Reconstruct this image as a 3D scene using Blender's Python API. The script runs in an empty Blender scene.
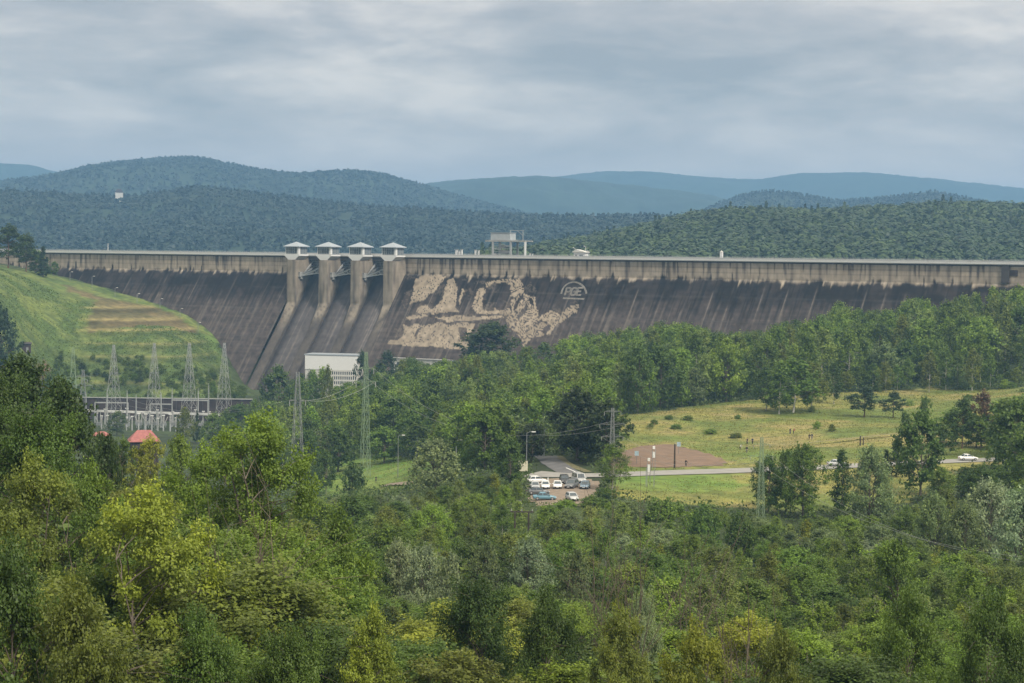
import bpy, math, random
import numpy as np
from mathutils import Vector, Matrix, Quaternion

random.seed(7)
rng = np.random.default_rng(11)
S = bpy.context.scene
COL = S.collection
R = math.radians

# ------------------------------------------------------------------ camera
F = 2000.0
W2, H2 = 512.0, 341.5
CAM = np.array([0.0, 0.0, 71.5])
PITCH, ROLL = R(2.49), R(0.65)
fwd = np.array([0, math.cos(PITCH), -math.sin(PITCH)])
up0 = np.array([0, math.sin(PITCH), math.cos(PITCH)])
rt0 = np.array([1.0, 0, 0])
crt = rt0 * math.cos(ROLL) + up0 * math.sin(ROLL)
cup = up0 * math.cos(ROLL) - rt0 * math.sin(ROLL)

def ray(px, py):
    d = crt * ((px - W2) / F) + cup * ((H2 - py) / F) + fwd
    return d / d[1]

def P(px, py, d):
    return CAM + ray(px, py) * d

def proj(p):
    q = np.asarray(p, float) - CAM
    z = q @ fwd
    return W2 + F * (q @ crt) / z, H2 - F * (q @ cup) / z, z

cam = bpy.data.cameras.new('camera')
co = bpy.data.objects.new('camera', cam)
COL.objects.link(co)
cam.sensor_width = 36
cam.lens = F / 1024 * 36
cam.clip_start, cam.clip_end = 0.5, 60000
M = Matrix.Identity(4)
for i in range(3):
    M[i][0], M[i][1], M[i][2], M[i][3] = crt[i], cup[i], -fwd[i], CAM[i]
co.matrix_world = M
S.camera = co

# ------------------------------------------------------------------ noise
def _h(ix, iy, seed):
    n = (ix.astype(np.int64) * 374761393 + iy.astype(np.int64) * 668265263 + seed * 974634777) & 0x7fffffff
    n = ((n ^ (n >> 13)) * 1274126177) & 0x7fffffff
    n = n ^ (n >> 16)
    return (n & 0xffff) / 65535.0

def vnoise(x, y, seed=0):
    x = np.asarray(x, float); y = np.asarray(y, float)
    x, y = np.broadcast_arrays(x, y)
    ix, iy = np.floor(x), np.floor(y)
    fx, fy = x - ix, y - iy
    fx, fy = fx * fx * (3 - 2 * fx), fy * fy * (3 - 2 * fy)
    a, b = _h(ix, iy, seed), _h(ix + 1, iy, seed)
    c, d = _h(ix, iy + 1, seed), _h(ix + 1, iy + 1, seed)
    return (a * (1 - fx) + b * fx) * (1 - fy) + (c * (1 - fx) + d * fx) * fy

def fbm(x, y, seed=0, o=4):
    s, a, t = 0, 1.0, 0
    for k in range(o):
        s = s + a * vnoise(np.asarray(x) * 2 ** k, np.asarray(y) * 2 ** k, seed + 17 * k)
        t += a; a *= .5
    return s / t

def sstep(a, b, x):
    t = np.clip((np.asarray(x, float) - a) / (b - a), 0, 1)
    return t * t * (3 - 2 * t)

def in_poly(x, y, poly):
    x = np.asarray(x, float); y = np.asarray(y, float)
    ins = np.zeros(np.broadcast(x, y).shape, bool)
    n = len(poly)
    for i in range(n):
        x0, y0 = poly[i]; x1, y1 = poly[(i + 1) % n]
        if y0 == y1: continue
        c = ((y0 > y) != (y1 > y)) & (x < (x1 - x0) * (y - y0) / (y1 - y0) + x0)
        ins ^= c
    return ins

# ------------------------------------------------------------------ object helpers
def tag(o, label=None, cat=None, group=None, kind=None):
    if label: o['label'] = label
    if cat: o['category'] = cat
    if group: o['group'] = group
    if kind: o['kind'] = kind
    return o

def empty(name, loc=(0, 0, 0), rz=0):
    o = bpy.data.objects.new(name, None)
    COL.objects.link(o)
    o.location = Vector(loc); o.rotation_euler = (0, 0, rz)
    o.empty_display_size = .3
    return o

def npmesh(name, v, f, mat, smooth=False):
    """v (n,3) array; f (m,k) int array of k-gons"""
    me = bpy.data.meshes.new(name)
    v = np.ascontiguousarray(v, np.float32); f = np.ascontiguousarray(f, np.int32)
    m, k = f.shape
    me.vertices.add(len(v)); me.vertices.foreach_set('co', v.ravel())
    me.loops.add(m * k); me.loops.foreach_set('vertex_index', f.ravel())
    me.polygons.add(m)
    me.polygons.foreach_set('loop_start', np.arange(0, m * k, k, dtype=np.int32))
    if smooth: me.polygons.foreach_set('use_smooth', np.ones(m, bool))
    me.update(calc_edges=True)
    if mat: me.materials.append(mat)
    return me

def attr(me, name, val):
    val = np.ascontiguousarray(val, np.float32)
    if val.ndim == 1:
        a = me.attributes.new(name, 'FLOAT', 'POINT'); a.data.foreach_set('value', val)
    else:
        if val.shape[1] == 3: val = np.concatenate([val, np.ones((len(val), 1), np.float32)], 1)
        a = me.attributes.new(name, 'FLOAT_COLOR', 'POINT'); a.data.foreach_set('color', np.ascontiguousarray(val, np.float32).ravel())

def link(name, me, parent=None, loc=None):
    o = bpy.data.objects.new(name, me)
    COL.objects.link(o)
    if parent: o.parent = parent
    if loc is not None: o.location = Vector(loc)
    return o

class MB:
    """collects simple solids into one mesh"""
    def __init__(s): s.v = []; s.f = []; s.n = 0; s.m = []
    def add(s, v, f, mi=0):
        s.v += [tuple(map(float, p)) for p in v]
        s.f += [tuple(i + s.n for i in q) for q in f]
        s.m += [mi] * len(f)
        s.n += len(v); return s
    def box(s, c, d, rz=0, mi=0):
        x, y, z = d[0] / 2, d[1] / 2, d[2] / 2
        vs = [(-x, -y, -z), (x, -y, -z), (x, y, -z), (-x, y, -z), (-x, -y, z), (x, -y, z), (x, y, z), (-x, y, z)]
        ca, sa = math.cos(rz), math.sin(rz)
        vs = [(c[0] + a * ca - b * sa, c[1] + a * sa + b * ca, c[2] + e) for a, b, e in vs]
        return s.add(vs, [(0, 3, 2, 1), (4, 5, 6, 7), (0, 1, 5, 4), (1, 2, 6, 5), (2, 3, 7, 6), (3, 0, 4, 7)], mi)
    def bar(s, a, b, w=.1, h=None, mi=0):
        h = h or w
        a, b = Vector(a), Vector(b); d = b - a
        if d.length < 1e-6: return s
        d.normalize()
        u = Vector((0, 0, 1)) if abs(d.z) < .95 else Vector((1, 0, 0))
        x = d.cross(u).normalized(); y = x.cross(d)
        vs = [q + x * (w / 2 * i) + y * (h / 2 * j) for q in (a, b) for i, j in ((-1, -1), (1, -1), (1, 1), (-1, 1))]
        return s.add(vs, [(0, 3, 2, 1), (4, 5, 6, 7), (0, 1, 5, 4), (1, 2, 6, 5), (2, 3, 7, 6), (3, 0, 4, 7)], mi)
    def tube(s, pts, rad, n=6, cap=True, mi=0):
        pts = [Vector(p) for p in pts]; vs = []
        for i, p in enumerate(pts):
            d = (pts[min(i + 1, len(pts) - 1)] - pts[max(i - 1, 0)])
            if d.length < 1e-9: d = Vector((0, 0, 1))
            d.normalize()
            u = Vector((0, 1, 0)) if abs(d.y) < .9 else Vector((1, 0, 0))
            x = d.cross(u).normalized(); y = d.cross(x)
            r = rad[i] if hasattr(rad, '__len__') else rad
            vs += [p + (x * math.cos(2 * math.pi * k / n) + y * math.sin(2 * math.pi * k / n)) * r for k in range(n)]
        fs = []
        for i in range(len(pts) - 1):
            for k in range(n):
                a, b = i * n + k, i * n + (k + 1) % n
                fs.append((a, b, b + n, a + n))
        if cap:
            fs.append(tuple(range(n))[::-1]); fs.append(tuple((len(pts) - 1) * n + k for k in range(n)))
        return s.add(vs, fs, mi)
    def prism(s, poly, fn, mi=0):
        """poly: list of 2D points; fn(p, t) -> 3D, t in (0,1)"""
        n = len(poly)
        vs = [fn(p, 0) for p in poly] + [fn(p, 1) for p in poly]
        fs = [tuple(range(n))[::-1], tuple(range(n, 2 * n))] + [(i, (i + 1) % n, n + (i + 1) % n, n + i) for i in range(n)]
        return s.add(vs, fs, mi)
    def build(s, name, mat, parent=None, smooth=False, off=None):
        me = bpy.data.meshes.new(name)
        v = s.v
        if off is not None: v = [(a - off[0], b - off[1], c - off[2]) for a, b, c in v]
        me.from_pydata(v, [], s.f)
        for m in (mat if isinstance(mat, (list, tuple)) else [mat]): me.materials.append(m)
        if any(s.m): me.polygons.foreach_set('material_index', s.m)
        if smooth: me.polygons.foreach_set('use_smooth', [True] * len(me.polygons))
        me.update()
        return link(name, me, parent)

def kids(o): return [c for c in COL.objects if c.parent is o]

def copy_thing(root, loc=None, rz=None):
    r = root.copy(); COL.objects.link(r)
    if loc is not None: r.location = Vector(loc)
    if rz is not None: r.rotation_euler.z = rz
    for c in KIDS(root):
        d = c.copy(); COL.objects.link(d); d.parent = r
        for g in KIDS(c):
            e = g.copy(); COL.objects.link(e); e.parent = d
    return r

def KIDS(o): return list(o.children)

# ------------------------------------------------------------------ materials
def newmat(name):
    m = bpy.data.materials.new(name); m.use_nodes = True
    nt = m.node_tree; b = nt.nodes['Principled BSDF']
    return m, nt, b

def N(nt, t, **kw):
    n = nt.nodes.new(t)
    for k, v in kw.items(): setattr(n, k, v)
    return n

def plain(name, col, rough=.7, metal=0, var=.18, scale=3.0, spec=.3, bump=0):
    """colour broken up with two scales of object-space noise"""
    m, nt, b = newmat(name)
    tc = N(nt, 'ShaderNodeTexCoord'); no = N(nt, 'ShaderNodeTexNoise')
    no.inputs['Scale'].default_value = scale; no.inputs['Detail'].default_value = 5
    nt.links.new(tc.outputs['Object'], no.inputs['Vector'])
    mr = N(nt, 'ShaderNodeMapRange'); mr.inputs[1].default_value = .3; mr.inputs[2].default_value = .7
    mr.inputs[3].default_value = 1 - var; mr.inputs[4].default_value = 1 + var
    nt.links.new(no.outputs['Fac'], mr.inputs[0])
    mx = N(nt, 'ShaderNodeVectorMath', operation='SCALE')
    mx.inputs[0].default_value = col[:3]
    nt.links.new(mr.outputs[0], mx.inputs['Scale'])
    nt.links.new(mx.outputs[0], b.inputs['Base Color'])
    b.inputs['Roughness'].default_value = rough; b.inputs['Metallic'].default_value = metal
    b.inputs['Specular IOR Level'].default_value = spec
    if bump:
        bp = N(nt, 'ShaderNodeBump'); bp.inputs['Strength'].default_value = bump
        nt.links.new(no.outputs['Fac'], bp.inputs['Height']); nt.links.new(bp.outputs[0], b.inputs['Normal'])
    return m

def attrmat(name, a='col', rough=.9, nscale=.6, var=.25, bump=0.0, stretch=(1, 1, 1)):
    """base colour from a colour attribute of the surface, with fine noise"""
    m, nt, b = newmat(name)
    at = N(nt, 'ShaderNodeAttribute', attribute_name=a)
    tc = N(nt, 'ShaderNodeTexCoord'); mp = N(nt, 'ShaderNodeMapping'); mp.inputs['Scale'].default_value = stretch
    no = N(nt, 'ShaderNodeTexNoise'); no.inputs['Scale'].default_value = nscale; no.inputs['Detail'].default_value = 6
    nt.links.new(tc.outputs['Object'], mp.inputs[0]); nt.links.new(mp.outputs[0], no.inputs['Vector'])
    mr = N(nt, 'ShaderNodeMapRange'); mr.inputs[1].default_value = .3; mr.inputs[2].default_value = .7
    mr.inputs[3].default_value = 1 - var; mr.inputs[4].default_value = 1 + var
    nt.links.new(no.outputs['Fac'], mr.inputs[0])
    mx = N(nt, 'ShaderNodeVectorMath', operation='SCALE')
    nt.links.new(at.outputs['Color'], mx.inputs[0]); nt.links.new(mr.outputs[0], mx.inputs['Scale'])
    nt.links.new(mx.outputs[0], b.inputs['Base Color'])
    b.inputs['Roughness'].default_value = rough; b.inputs['Specular IOR Level'].default_value = .2
    if bump:
        bp = N(nt, 'ShaderNodeBump'); bp.inputs['Strength'].default_value = bump; bp.inputs['Distance'].default_value = .5
        nt.links.new(no.outputs['Fac'], bp.inputs['Height']); nt.links.new(bp.outputs[0], b.inputs['Normal'])
    return m

def leafmat(name, use_obj=True, col=(.06, .1, .03), trans=.4, warm=(1.4, 1.25, .75), lo=.5, hi=1.6):
    m, nt, b = newmat(name)
    va = N(nt, 'ShaderNodeAttribute', attribute_name='var')
    mr = N(nt, 'ShaderNodeMapRange'); mr.inputs[3].default_value = lo; mr.inputs[4].default_value = hi
    nt.links.new(va.outputs['Fac'], mr.inputs[0])
    sc = N(nt, 'ShaderNodeVectorMath', operation='SCALE')
    if use_obj:
        oi = N(nt, 'ShaderNodeObjectInfo'); nt.links.new(oi.outputs['Color'], sc.inputs[0])
    else: sc.inputs[0].default_value = col
    nt.links.new(mr.outputs[0], sc.inputs['Scale'])
    wm = N(nt, 'ShaderNodeVectorMath', operation='MULTIPLY'); wm.inputs[1].default_value = warm
    nt.links.new(sc.outputs[0], wm.inputs[0])
    mx = N(nt, 'ShaderNodeMix', data_type='RGBA')
    p = N(nt, 'ShaderNodeMath', operation='POWER'); p.inputs[1].default_value = 3.0
    nt.links.new(va.outputs['Fac'], p.inputs[0]); nt.links.new(p.outputs[0], mx.inputs['Factor'])
    nt.links.new(sc.outputs[0], mx.inputs['A']); nt.links.new(wm.outputs[0], mx.inputs['B'])
    nt.links.new(mx.outputs['Result'], b.inputs['Base Color'])
    b.inputs['Roughness'].default_value = .5; b.inputs['Specular IOR Level'].default_value = .28
    tr = N(nt, 'ShaderNodeBsdfTranslucent'); nt.links.new(mx.outputs['Result'], tr.inputs['Color'])
    ms = N(nt, 'ShaderNodeMixShader'); ms.inputs[0].default_value = trans
    out = nt.nodes['Material Output']
    nt.links.new(b.outputs[0], ms.inputs[1]); nt.links.new(tr.outputs[0], ms.inputs[2]); nt.links.new(ms.outputs[0], out.inputs['Surface'])
    return m

def objcol(name, rough=.85, var=.25, scale=4):
    m, nt, b = newmat(name)
    oi = N(nt, 'ShaderNodeObjectInfo')
    tc = N(nt, 'ShaderNodeTexCoord'); no = N(nt, 'ShaderNodeTexNoise'); no.inputs['Scale'].default_value = scale
    nt.links.new(tc.outputs['Object'], no.inputs['Vector'])
    mr = N(nt, 'ShaderNodeMapRange'); mr.inputs[1].default_value = .3; mr.inputs[2].default_value = .7
    mr.inputs[3].default_value = 1 - var; mr.inputs[4].default_value = 1 + var
    nt.links.new(no.outputs['Fac'], mr.inputs[0])
    mx = N(nt, 'ShaderNodeVectorMath', operation='SCALE')
    nt.links.new(oi.outputs['Color'], mx.inputs[0]); nt.links.new(mr.outputs[0], mx.inputs['Scale'])
    nt.links.new(mx.outputs[0], b.inputs['Base Color']); b.inputs['Roughness'].default_value = rough
    return m

LEAF = leafmat('foliage')
BARK = objcol('bark')
GROUNDM = attrmat('ground_cover', nscale=.35, var=.3, bump=.6)
DAMM = attrmat('weathered_concrete', nscale=.5, var=.22, stretch=(1, 1, .35))
TANC = plain('pale_concrete', (.26, .225, .18), .9, var=.22, scale=.35)
DARKC = plain('mossy_concrete', (.06, .053, .052), .9, var=.3, scale=.3)
GREYC = plain('grey_concrete', (.3, .3, .29), .85, var=.15, scale=.5)
RAILM = plain('parapet_paint', (.5, .5, .49), .7, var=.1)
WHITE = plain('white_render', (.5, .49, .46), .8, var=.08, scale=.4)
WHITE2 = plain('white_paint', (.62, .62, .61), .6, var=.06)
ROOFG = plain('zinc_roof', (.27, .3, .33), .5, var=.08, spec=.4)
GLASS = plain('dark_glass', (.06, .075, .085), .15, var=.1, spec=.6)
GLASSG = plain('grey_glazing', (.13, .15, .16), .25, var=.15, spec=.5)
STEEL = plain('galvanised_steel', (.36, .37, .37), .55, metal=.2, var=.12)
STEELD = plain('dull_steel', (.22, .23, .23), .6, metal=.2, var=.15)
GREENP = plain('green_pylon_paint', (.2, .27, .17), .6, var=.12)
WOOD = plain('weathered_pole_wood', (.05, .04, .032), .9, var=.25)
REDR = plain('red_roof_sheet', (.3, .115, .105), .8, var=.2, scale=1.2)
BROWNW = plain('dark_brown_wall', (.045, .034, .034), .85, var=.35, scale=.25)
CABLE = plain('cable_aluminium', (.3, .3, .3), .5, metal=.3)
TYRE = plain('tyre_rubber', (.02, .02, .02), .85)
RIM = plain('wheel_alloy', (.45, .45, .45), .35, metal=.6)
LAMPG = plain('clear_lamp_lens', (.7, .7, .68), .2, spec=.5)
TAIL = plain('red_lamp_lens', (.35, .02, .02), .25, spec=.5)
SKIN = plain('skin', (.5, .33, .25), .6, var=.05)
HAIR = plain('dark_hair', (.04, .03, .02), .7)
ASPH = plain('asphalt', (.12, .118, .12), .9, var=.16, scale=.4)
ROADL = plain('pale_worn_asphalt', (.25, .24, .225), .9, var=.12, scale=.4)
GRAVEL = plain('sandy_gravel', (.2, .158, .12), .95, var=.2, scale=.8)
PAINT = plain('road_paint', (.7, .7, .68), .7, var=.12, scale=2)
SOIL = plain('bare_soil', (.17, .115, .08), .95, var=.22, scale=.35, bump=.5)

# ------------------------------------------------------------------ dam axis
A0 = P(50, 250.6, 1120); B0 = P(1024, 263.6, 830)
A0[2] = B0[2] = 70.0
DU = (B0 - A0); DU[2] = 0
DLEN = np.linalg.norm(DU); DU = DU / DLEN
DN = np.array([DU[1], -DU[0], 0.0])          # downstream
DANG = math.atan2(DU[1], DU[0])
ZV, FACE, BAT = 61.5, 4.4, .78

def fprof(z): return FACE + np.maximum(0, ZV - np.asarray(z, float)) * BAT

def dpt(s, n, z): return np.array([A0[0] + DU[0] * s + DN[0] * n, A0[1] + DU[1] * s + DN[1] * n, z])

def to_sn(p):
    q = np.asarray(p)[..., :2] - A0[:2]
    return q @ DU[:2], q @ DN[:2]

def dam_hit(px, py):
    r = ray(px, py); a, b = 500.0, 1600.0
    def g(d):
        p = CAM + r * d; s, n = to_sn(p)
        return n - fprof(p[2])
    for _ in range(50):
        m = (a + b) / 2
        if g(m) > 0: a = m
        else: b = m
    p = CAM + r * a
    return p, to_sn(p)[0]

def s_at(px, n=FACE, z=69.0):                  # crest parameter under image column px
    a, b = -400.0, 1200.0
    for _ in range(50):
        m = (a + b) / 2
        if proj(dpt(m, n, z))[0] < px: a = m
        else: b = m
    return a

# ------------------------------------------------------------------ terrain
cp = []
def C(px, py, d): cp.append(P(px, py, d))
def CZ(px, d, z): q = P(px, 250, d); cp.append(np.array([q[0], q[1], z]))
for x, y in ((50, 274), (100, 286), (135, 297), (180, 312), (215, 336), (246, 392)):
    cp.append(dam_hit(x, y)[0])
C(0, 272, 985); C(0, 300, 930); C(0, 330, 880); C(0, 365, 830); C(60, 300, 1000); C(60, 330, 968); C(60, 372, 935)
C(120, 322, 990); C(120, 355, 957); C(180, 345, 972); C(180, 375, 945); C(120, 390, 928); C(210, 395, 935); C(160, 397, 920); C(90, 397, 920)
C(-120, 262, 960); C(-120, 330, 850); CZ(-120, 700, 20)
C(60, 420, 890); C(150, 430, 870); C(240, 425, 880); C(100, 440, 800); C(200, 445, 800)
CZ(100, 650, -4); CZ(230, 650, -2); CZ(150, 450, 8); CZ(60, 400, 22); CZ(250, 350, 22)
CZ(0, 60, 47); CZ(0, 110, 45); CZ(0, 180, 46); CZ(0, 260, 40); CZ(100, 200, 42); CZ(200, 180, 39); CZ(180, 280, 30)
CZ(280, 960, 3); CZ(340, 920, 4); CZ(420, 930, 18); CZ(460, 930, 21); CZ(400, 780, 8); CZ(300, 760, 0); CZ(520, 920, 19)
C(365, 478, 600); C(297, 486, 600); C(390, 486, 560); CZ(450, 560, 13); CZ(480, 700, 12); CZ(560, 520, 21); CZ(560, 700, 17)
C(535, 487, 400); C(590, 487, 400); C(560, 502, 372); C(545, 458, 450); C(600, 475, 425); C(700, 471, 432); C(830, 466, 446); C(970, 460, 462); C(1100, 455, 475)
C(630, 450, 500); C(720, 444, 530); C(640, 415, 590); C(740, 420, 590); C(800, 400, 650); C(900, 395, 680); C(1000, 386, 700); C(850, 430, 540); C(960, 425, 570)
CZ(660, 850, 28); CZ(800, 860, 38); CZ(900, 840, 44); CZ(1000, 810, 45); CZ(1120, 770, 52); CZ(700, 720, 26); CZ(850, 760, 31); CZ(1150, 620, 36)
CZ(512, 60, 48); CZ(512, 100, 40); CZ(512, 170, 32); CZ(512, 260, 26); CZ(512, 330, 24); CZ(700, 330, 22); CZ(900, 330, 21); CZ(1030, 330, 22)
CZ(1024, 90, 42); CZ(1024, 200, 31); CZ(800, 130, 36); CZ(700, 220, 28); CZ(330, 130, 38); CZ(330, 220, 30); CZ(400, 420, 18); CZ(640, 380, 24.5); CZ(760, 390, 23); CZ(420, 330, 22)
cp.append(np.array([0, 0, 69.6])); cp.append(np.array([40, -60, 72])); cp.append(np.array([-60, -40, 72])); cp.append(np.array([0, 28, 58]))
cp = np.array(cp)
SC = 100.0
def _tk(r2): return .5 * r2 * np.log(r2 + 1e-9)
_n = len(cp)
# depth is compressed so that lateral and depth spacing of the samples are alike
_px = cp[:, 0] / SC; _py = cp[:, 1] / SC * .8
_K = _tk((_px[:, None] - _px) ** 2 + (_py[:, None] - _py) ** 2) + np.eye(_n) * .02
_Pm = np.stack([np.ones(_n), _px, _py], 1)
_A = np.block([[_K, _Pm], [_Pm.T, np.zeros((3, 3))]])
_w = np.linalg.solve(_A, np.concatenate([cp[:, 2], np.zeros(3)]))

def terr(X, Y, rough=True):
    X = np.asarray(X, float); Y = np.asarray(Y, float)
    sh = np.broadcast(X, Y).shape
    x = np.broadcast_to(X, sh).ravel(); y = np.broadcast_to(Y, sh).ravel()
    out = np.empty(len(x))
    for i in range(0, len(x), 40000):
        a = x[i:i + 40000] / SC; b = y[i:i + 40000] / SC * .8
        k = _tk((a[:, None] - _px) ** 2 + (b[:, None] - _py) ** 2)
        out[i:i + 40000] = k @ _w[:_n] + _w[_n] + _w[_n + 1] * a + _w[_n + 2] * b
    hx_ = x / np.maximum(y, 1) * F + W2
    pl = sstep(62, 74, hx_) * sstep(262, 250, hx_)
    low = np.minimum(out, -6.5 + 0 * out); t_ = pl * sstep(815, 850, y) * (y < 917.5)
    out = out * (1 - t_) + low * t_
    t_ = pl * (y >= 917.5) * (y < 1000)
    out = out * (1 - t_) + np.maximum(out, 3.6) * t_
    q = np.stack([x, y], 1) - A0[:2]
    n = q @ DN[:2]
    t = sstep(-2, -30, n)
    out = np.clip(out, -14, 84)
    out = out * (1 - t) + 40 * t
    far = sstep(1300, 1500, y)
    out = out * (1 - far) + 40 * far
    return out.reshape(sh)

def tz(x, y): return float(terr(np.array([x]), np.array([y]))[0])

def ghit(px, py, d0=120, d1=1100):
    """first point of the terrain under an image point"""
    r = ray(px, py)
    ds = np.linspace(d0, d1, 600)
    zs = CAM[2] + r[2] * ds - terr(r[0] * ds, ds)
    k = np.nonzero(zs < 0)[0]
    if not len(k): return CAM + r * d1
    i = max(k[0], 1); a, b = ds[i - 1], ds[i]
    for _ in range(20):
        m = (a + b) / 2
        if CAM[2] + r[2] * m - tz(r[0] * m, m) < 0: b = m
        else: a = m
    p = CAM + r * a; p[2] = tz(p[0], p[1]); return p

def gpoly(pts, d0=120): return [tuple(ghit(x, y, d0)[:2]) for x, y in pts]

# ------------------------------------------------------------------ ground sheet
NA, rr = 620, []
r_ = 4.0
while r_ < 11500:
    rr.append(r_); r_ *= 1.0014 if 860 < r_ < 1060 else 1.0045 if 60 < r_ < 1300 else 1.03
rr = np.array(rr); th = np.linspace(-R(36), R(36), NA)
GX = rr[:, None] * np.sin(th)[None]; GY = rr[:, None] * np.cos(th)[None] - 30
GZ = terr(GX, GY)
n1 = fbm(GX / 9, GY / 9, 3); n2 = fbm(GX / 2.5, GY / 2.5, 5, 3); n3 = fbm(GX / 30, GY / 30, 8, 3)
near = (GY < 1250)
GZ0 = GZ


# pixel outlines of the clearings, laid down on the terrain
MEADOW = gpoly([(610, 470), (600, 440), (612, 416), (640, 414), (700, 405), (770, 398), (840, 392), (930, 388), (1060, 382), (1100, 440), (1000, 462), (945, 478), (915, 498), (830, 512), (745, 510), (700, 504), (650, 502), (612, 494)], 340)
LAWN = gpoly([(315, 490), (318, 470), (345, 460), (400, 456), (440, 462), (430, 476), (400, 490)], 470)
SOILP = gpoly([(612, 468), (614, 452), (640, 446), (672, 444), (690, 449), (727, 463), (720, 467), (650, 470)], 400)
FRESH = gpoly([(655, 472), (745, 474), (745, 490), (690, 492), (620, 490), (610, 478)], 380)
FRESH2 = gpoly([(665, 440), (690, 447), (735, 464), (800, 462), (800, 452), (740, 446)], 400)
HILLS = [(-60, 255), (40, 262), (60, 277), (100, 287), (135, 298), (180, 313), (215, 337), (250, 395), (200, 400), (80, 400), (0, 398), (-60, 400)]
HP = gpoly(HILLS, 700)
BROWNP = gpoly([(60, 283), (88, 293), (130, 303), (175, 313), (196, 333), (86, 334), (88, 318), (98, 300), (70, 292)], 700)
BARE = gpoly([(33, 365), (48, 362), (52, 372), (44, 380), (34, 378)], 700)

def soft(poly, a=6.0):
    x = GX + (fbm(GX / a, GY / a, 21) - .5) * a * 1.5; y = GY + (fbm(GX / a, GY / a, 31) - .5) * a * 1.5
    return in_poly(x, y, poly)[..., None]

def mix(a, b, t): return a * (1 - t) + b * t
_open = in_poly(GX, GY, MEADOW) | in_poly(GX, GY, LAWN)
GZ = GZ0 + near * ((n1 - .5) * 1.2 + (n2 - .5) * .5) * sstep(20, 80, GY) * np.where(_open, .3, 1)
cA = lambda *c: np.array(c)[None, None]
colr = mix(cA(.028, .038, .016), cA(.05, .07, .025), sstep(.35, .65, n1)[..., None])
t1 = sstep(.38, .62, n3)[..., None]; t2 = sstep(.42, .62, n1)[..., None]; t3 = sstep(.5, .72, n2)[..., None]
md = mix(mix(cA(.115, .15, .032), cA(.215, .2, .055), t1), cA(.25, .2, .085), t2 * t1 * .7)
md = mix(md, cA(.07, .1, .025), t3 * .55)
m_ = soft(MEADOW); colr = np.where(m_, md, colr)
lw = mix(cA(.1, .17, .03), cA(.16, .2, .045), t2 * .6)
colr = np.where(soft(FRESH), mix(md, lw, .75), colr); colr = np.where(soft(FRESH2), mix(md, lw, .55), colr)
colr = np.where(soft(LAWN, 3), lw, colr)
hs = mix(mix(cA(.075, .115, .03), cA(.12, .15, .04), t2), cA(.038, .06, .02), t3 * .6)
hs = mix(hs, cA(.05, .075, .025), sstep(32, 10, GZ)[..., None] * sstep(.45, .6, n3)[..., None] * .8)
zb = GZ + (n2 - .5) * .8
bench = np.zeros_like(GZ)
for zk, st in ((42.5, .8), (37, .9), (32.3, 1), (26.3, .45), (20.6, .4), (9.5, .35)):
    bench = np.maximum(bench, st * np.exp(-((zb - zk) / .55) ** 2))
br = mix(cA(.135, .1, .052), cA(.085, .07, .035), t2)
hs = np.where(soft(BROWNP, 4), mix(hs, br, .85), hs)
riser = np.zeros_like(GZ)
for zk in (42.5, 37, 32.3, 26.3, 20.6, 14.8, 9.5): riser = np.maximum(riser, np.exp(-((zb - zk + 1.7) / 1.1) ** 2))
hx = GX / np.maximum(GY, 1) * F + W2
hs = mix(hs, hs * .55, (riser * sstep(70, 95, hx) * (.5 + .7 * n1))[..., None].clip(0, 1))
bx = proj(np.array([0, 900, 30.]))
hx = GX / np.maximum(GY, 1) * F + W2
bm = (bench * sstep(70, 95, hx) * (.6 + .5 * n2))[..., None]
hs = mix(hs, cA(.24, .2, .085), np.clip(bm, 0, 1))
s_, n_ = to_sn(np.stack([GX, GY], -1))
edge = sstep(13, 5, n_ - fprof(GZ))[..., None]
hs = mix(hs, mix(cA(.09, .14, .035), cA(.13, .16, .045), t2), edge)
hs = np.where(soft(BARE, 2), cA(.15, .09, .06), hs)
hm = soft(HP, 3) & (n_ > -3)[..., None]
colr = np.where(hm, hs, colr)
gv = np.stack([GX, GY, GZ], -1).reshape(-1, 3)
ii = (np.arange(len(rr) - 1)[:, None] * NA + np.arange(NA - 1)[None]).ravel()
gf = np.stack([ii, ii + 1, ii + NA + 1, ii + NA], 1)
me = npmesh('ground', gv, gf, GROUNDM, True)
attr(me, 'col', colr.reshape(-1, 3))
tag(link('ground', me), kind='structure')

def drape(name, pts_px, mat, off, kind='structure', d0=330, res=1.2, world=None):
    """a ground-hugging patch: outline in the picture unprojected on the terrain, filled with a fine grid"""
    poly = world or gpoly(pts_px, d0)
    xs = [p[0] for p in poly]; ys = [p[1] for p in poly]
    nx = max(2, int((max(xs) - min(xs)) / res)); ny = max(2, int((max(ys) - min(ys)) / res))
    X, Y = np.meshgrid(np.linspace(min(xs), max(xs), nx), np.linspace(min(ys), max(ys), ny))
    k = (np.arange(ny - 1)[:, None] * nx + np.arange(nx - 1)[None]).ravel()
    cx = (X.ravel()[k] + X.ravel()[k + nx + 1]) / 2; cy = (Y.ravel()[k] + Y.ravel()[k + nx + 1]) / 2
    wob = (fbm(cx / 3, cy / 3, 77) - .5) * 1.6
    keep = in_poly(cx + wob, cy + wob, poly)
    k = k[keep]
    v = np.stack([X.ravel(), Y.ravel(), terr(X, Y).ravel() + off], 1)
    f = np.stack([k, k + 1, k + nx + 1, k + nx], 1)
    used, inv = np.unique(f.ravel(), return_inverse=True)
    me = npmesh(name, v[used], inv.reshape(-1, 4), mat, True)
    return tag(link(name, me), kind=kind)

def flatten_noise(poly, off=0):
    pass

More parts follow.
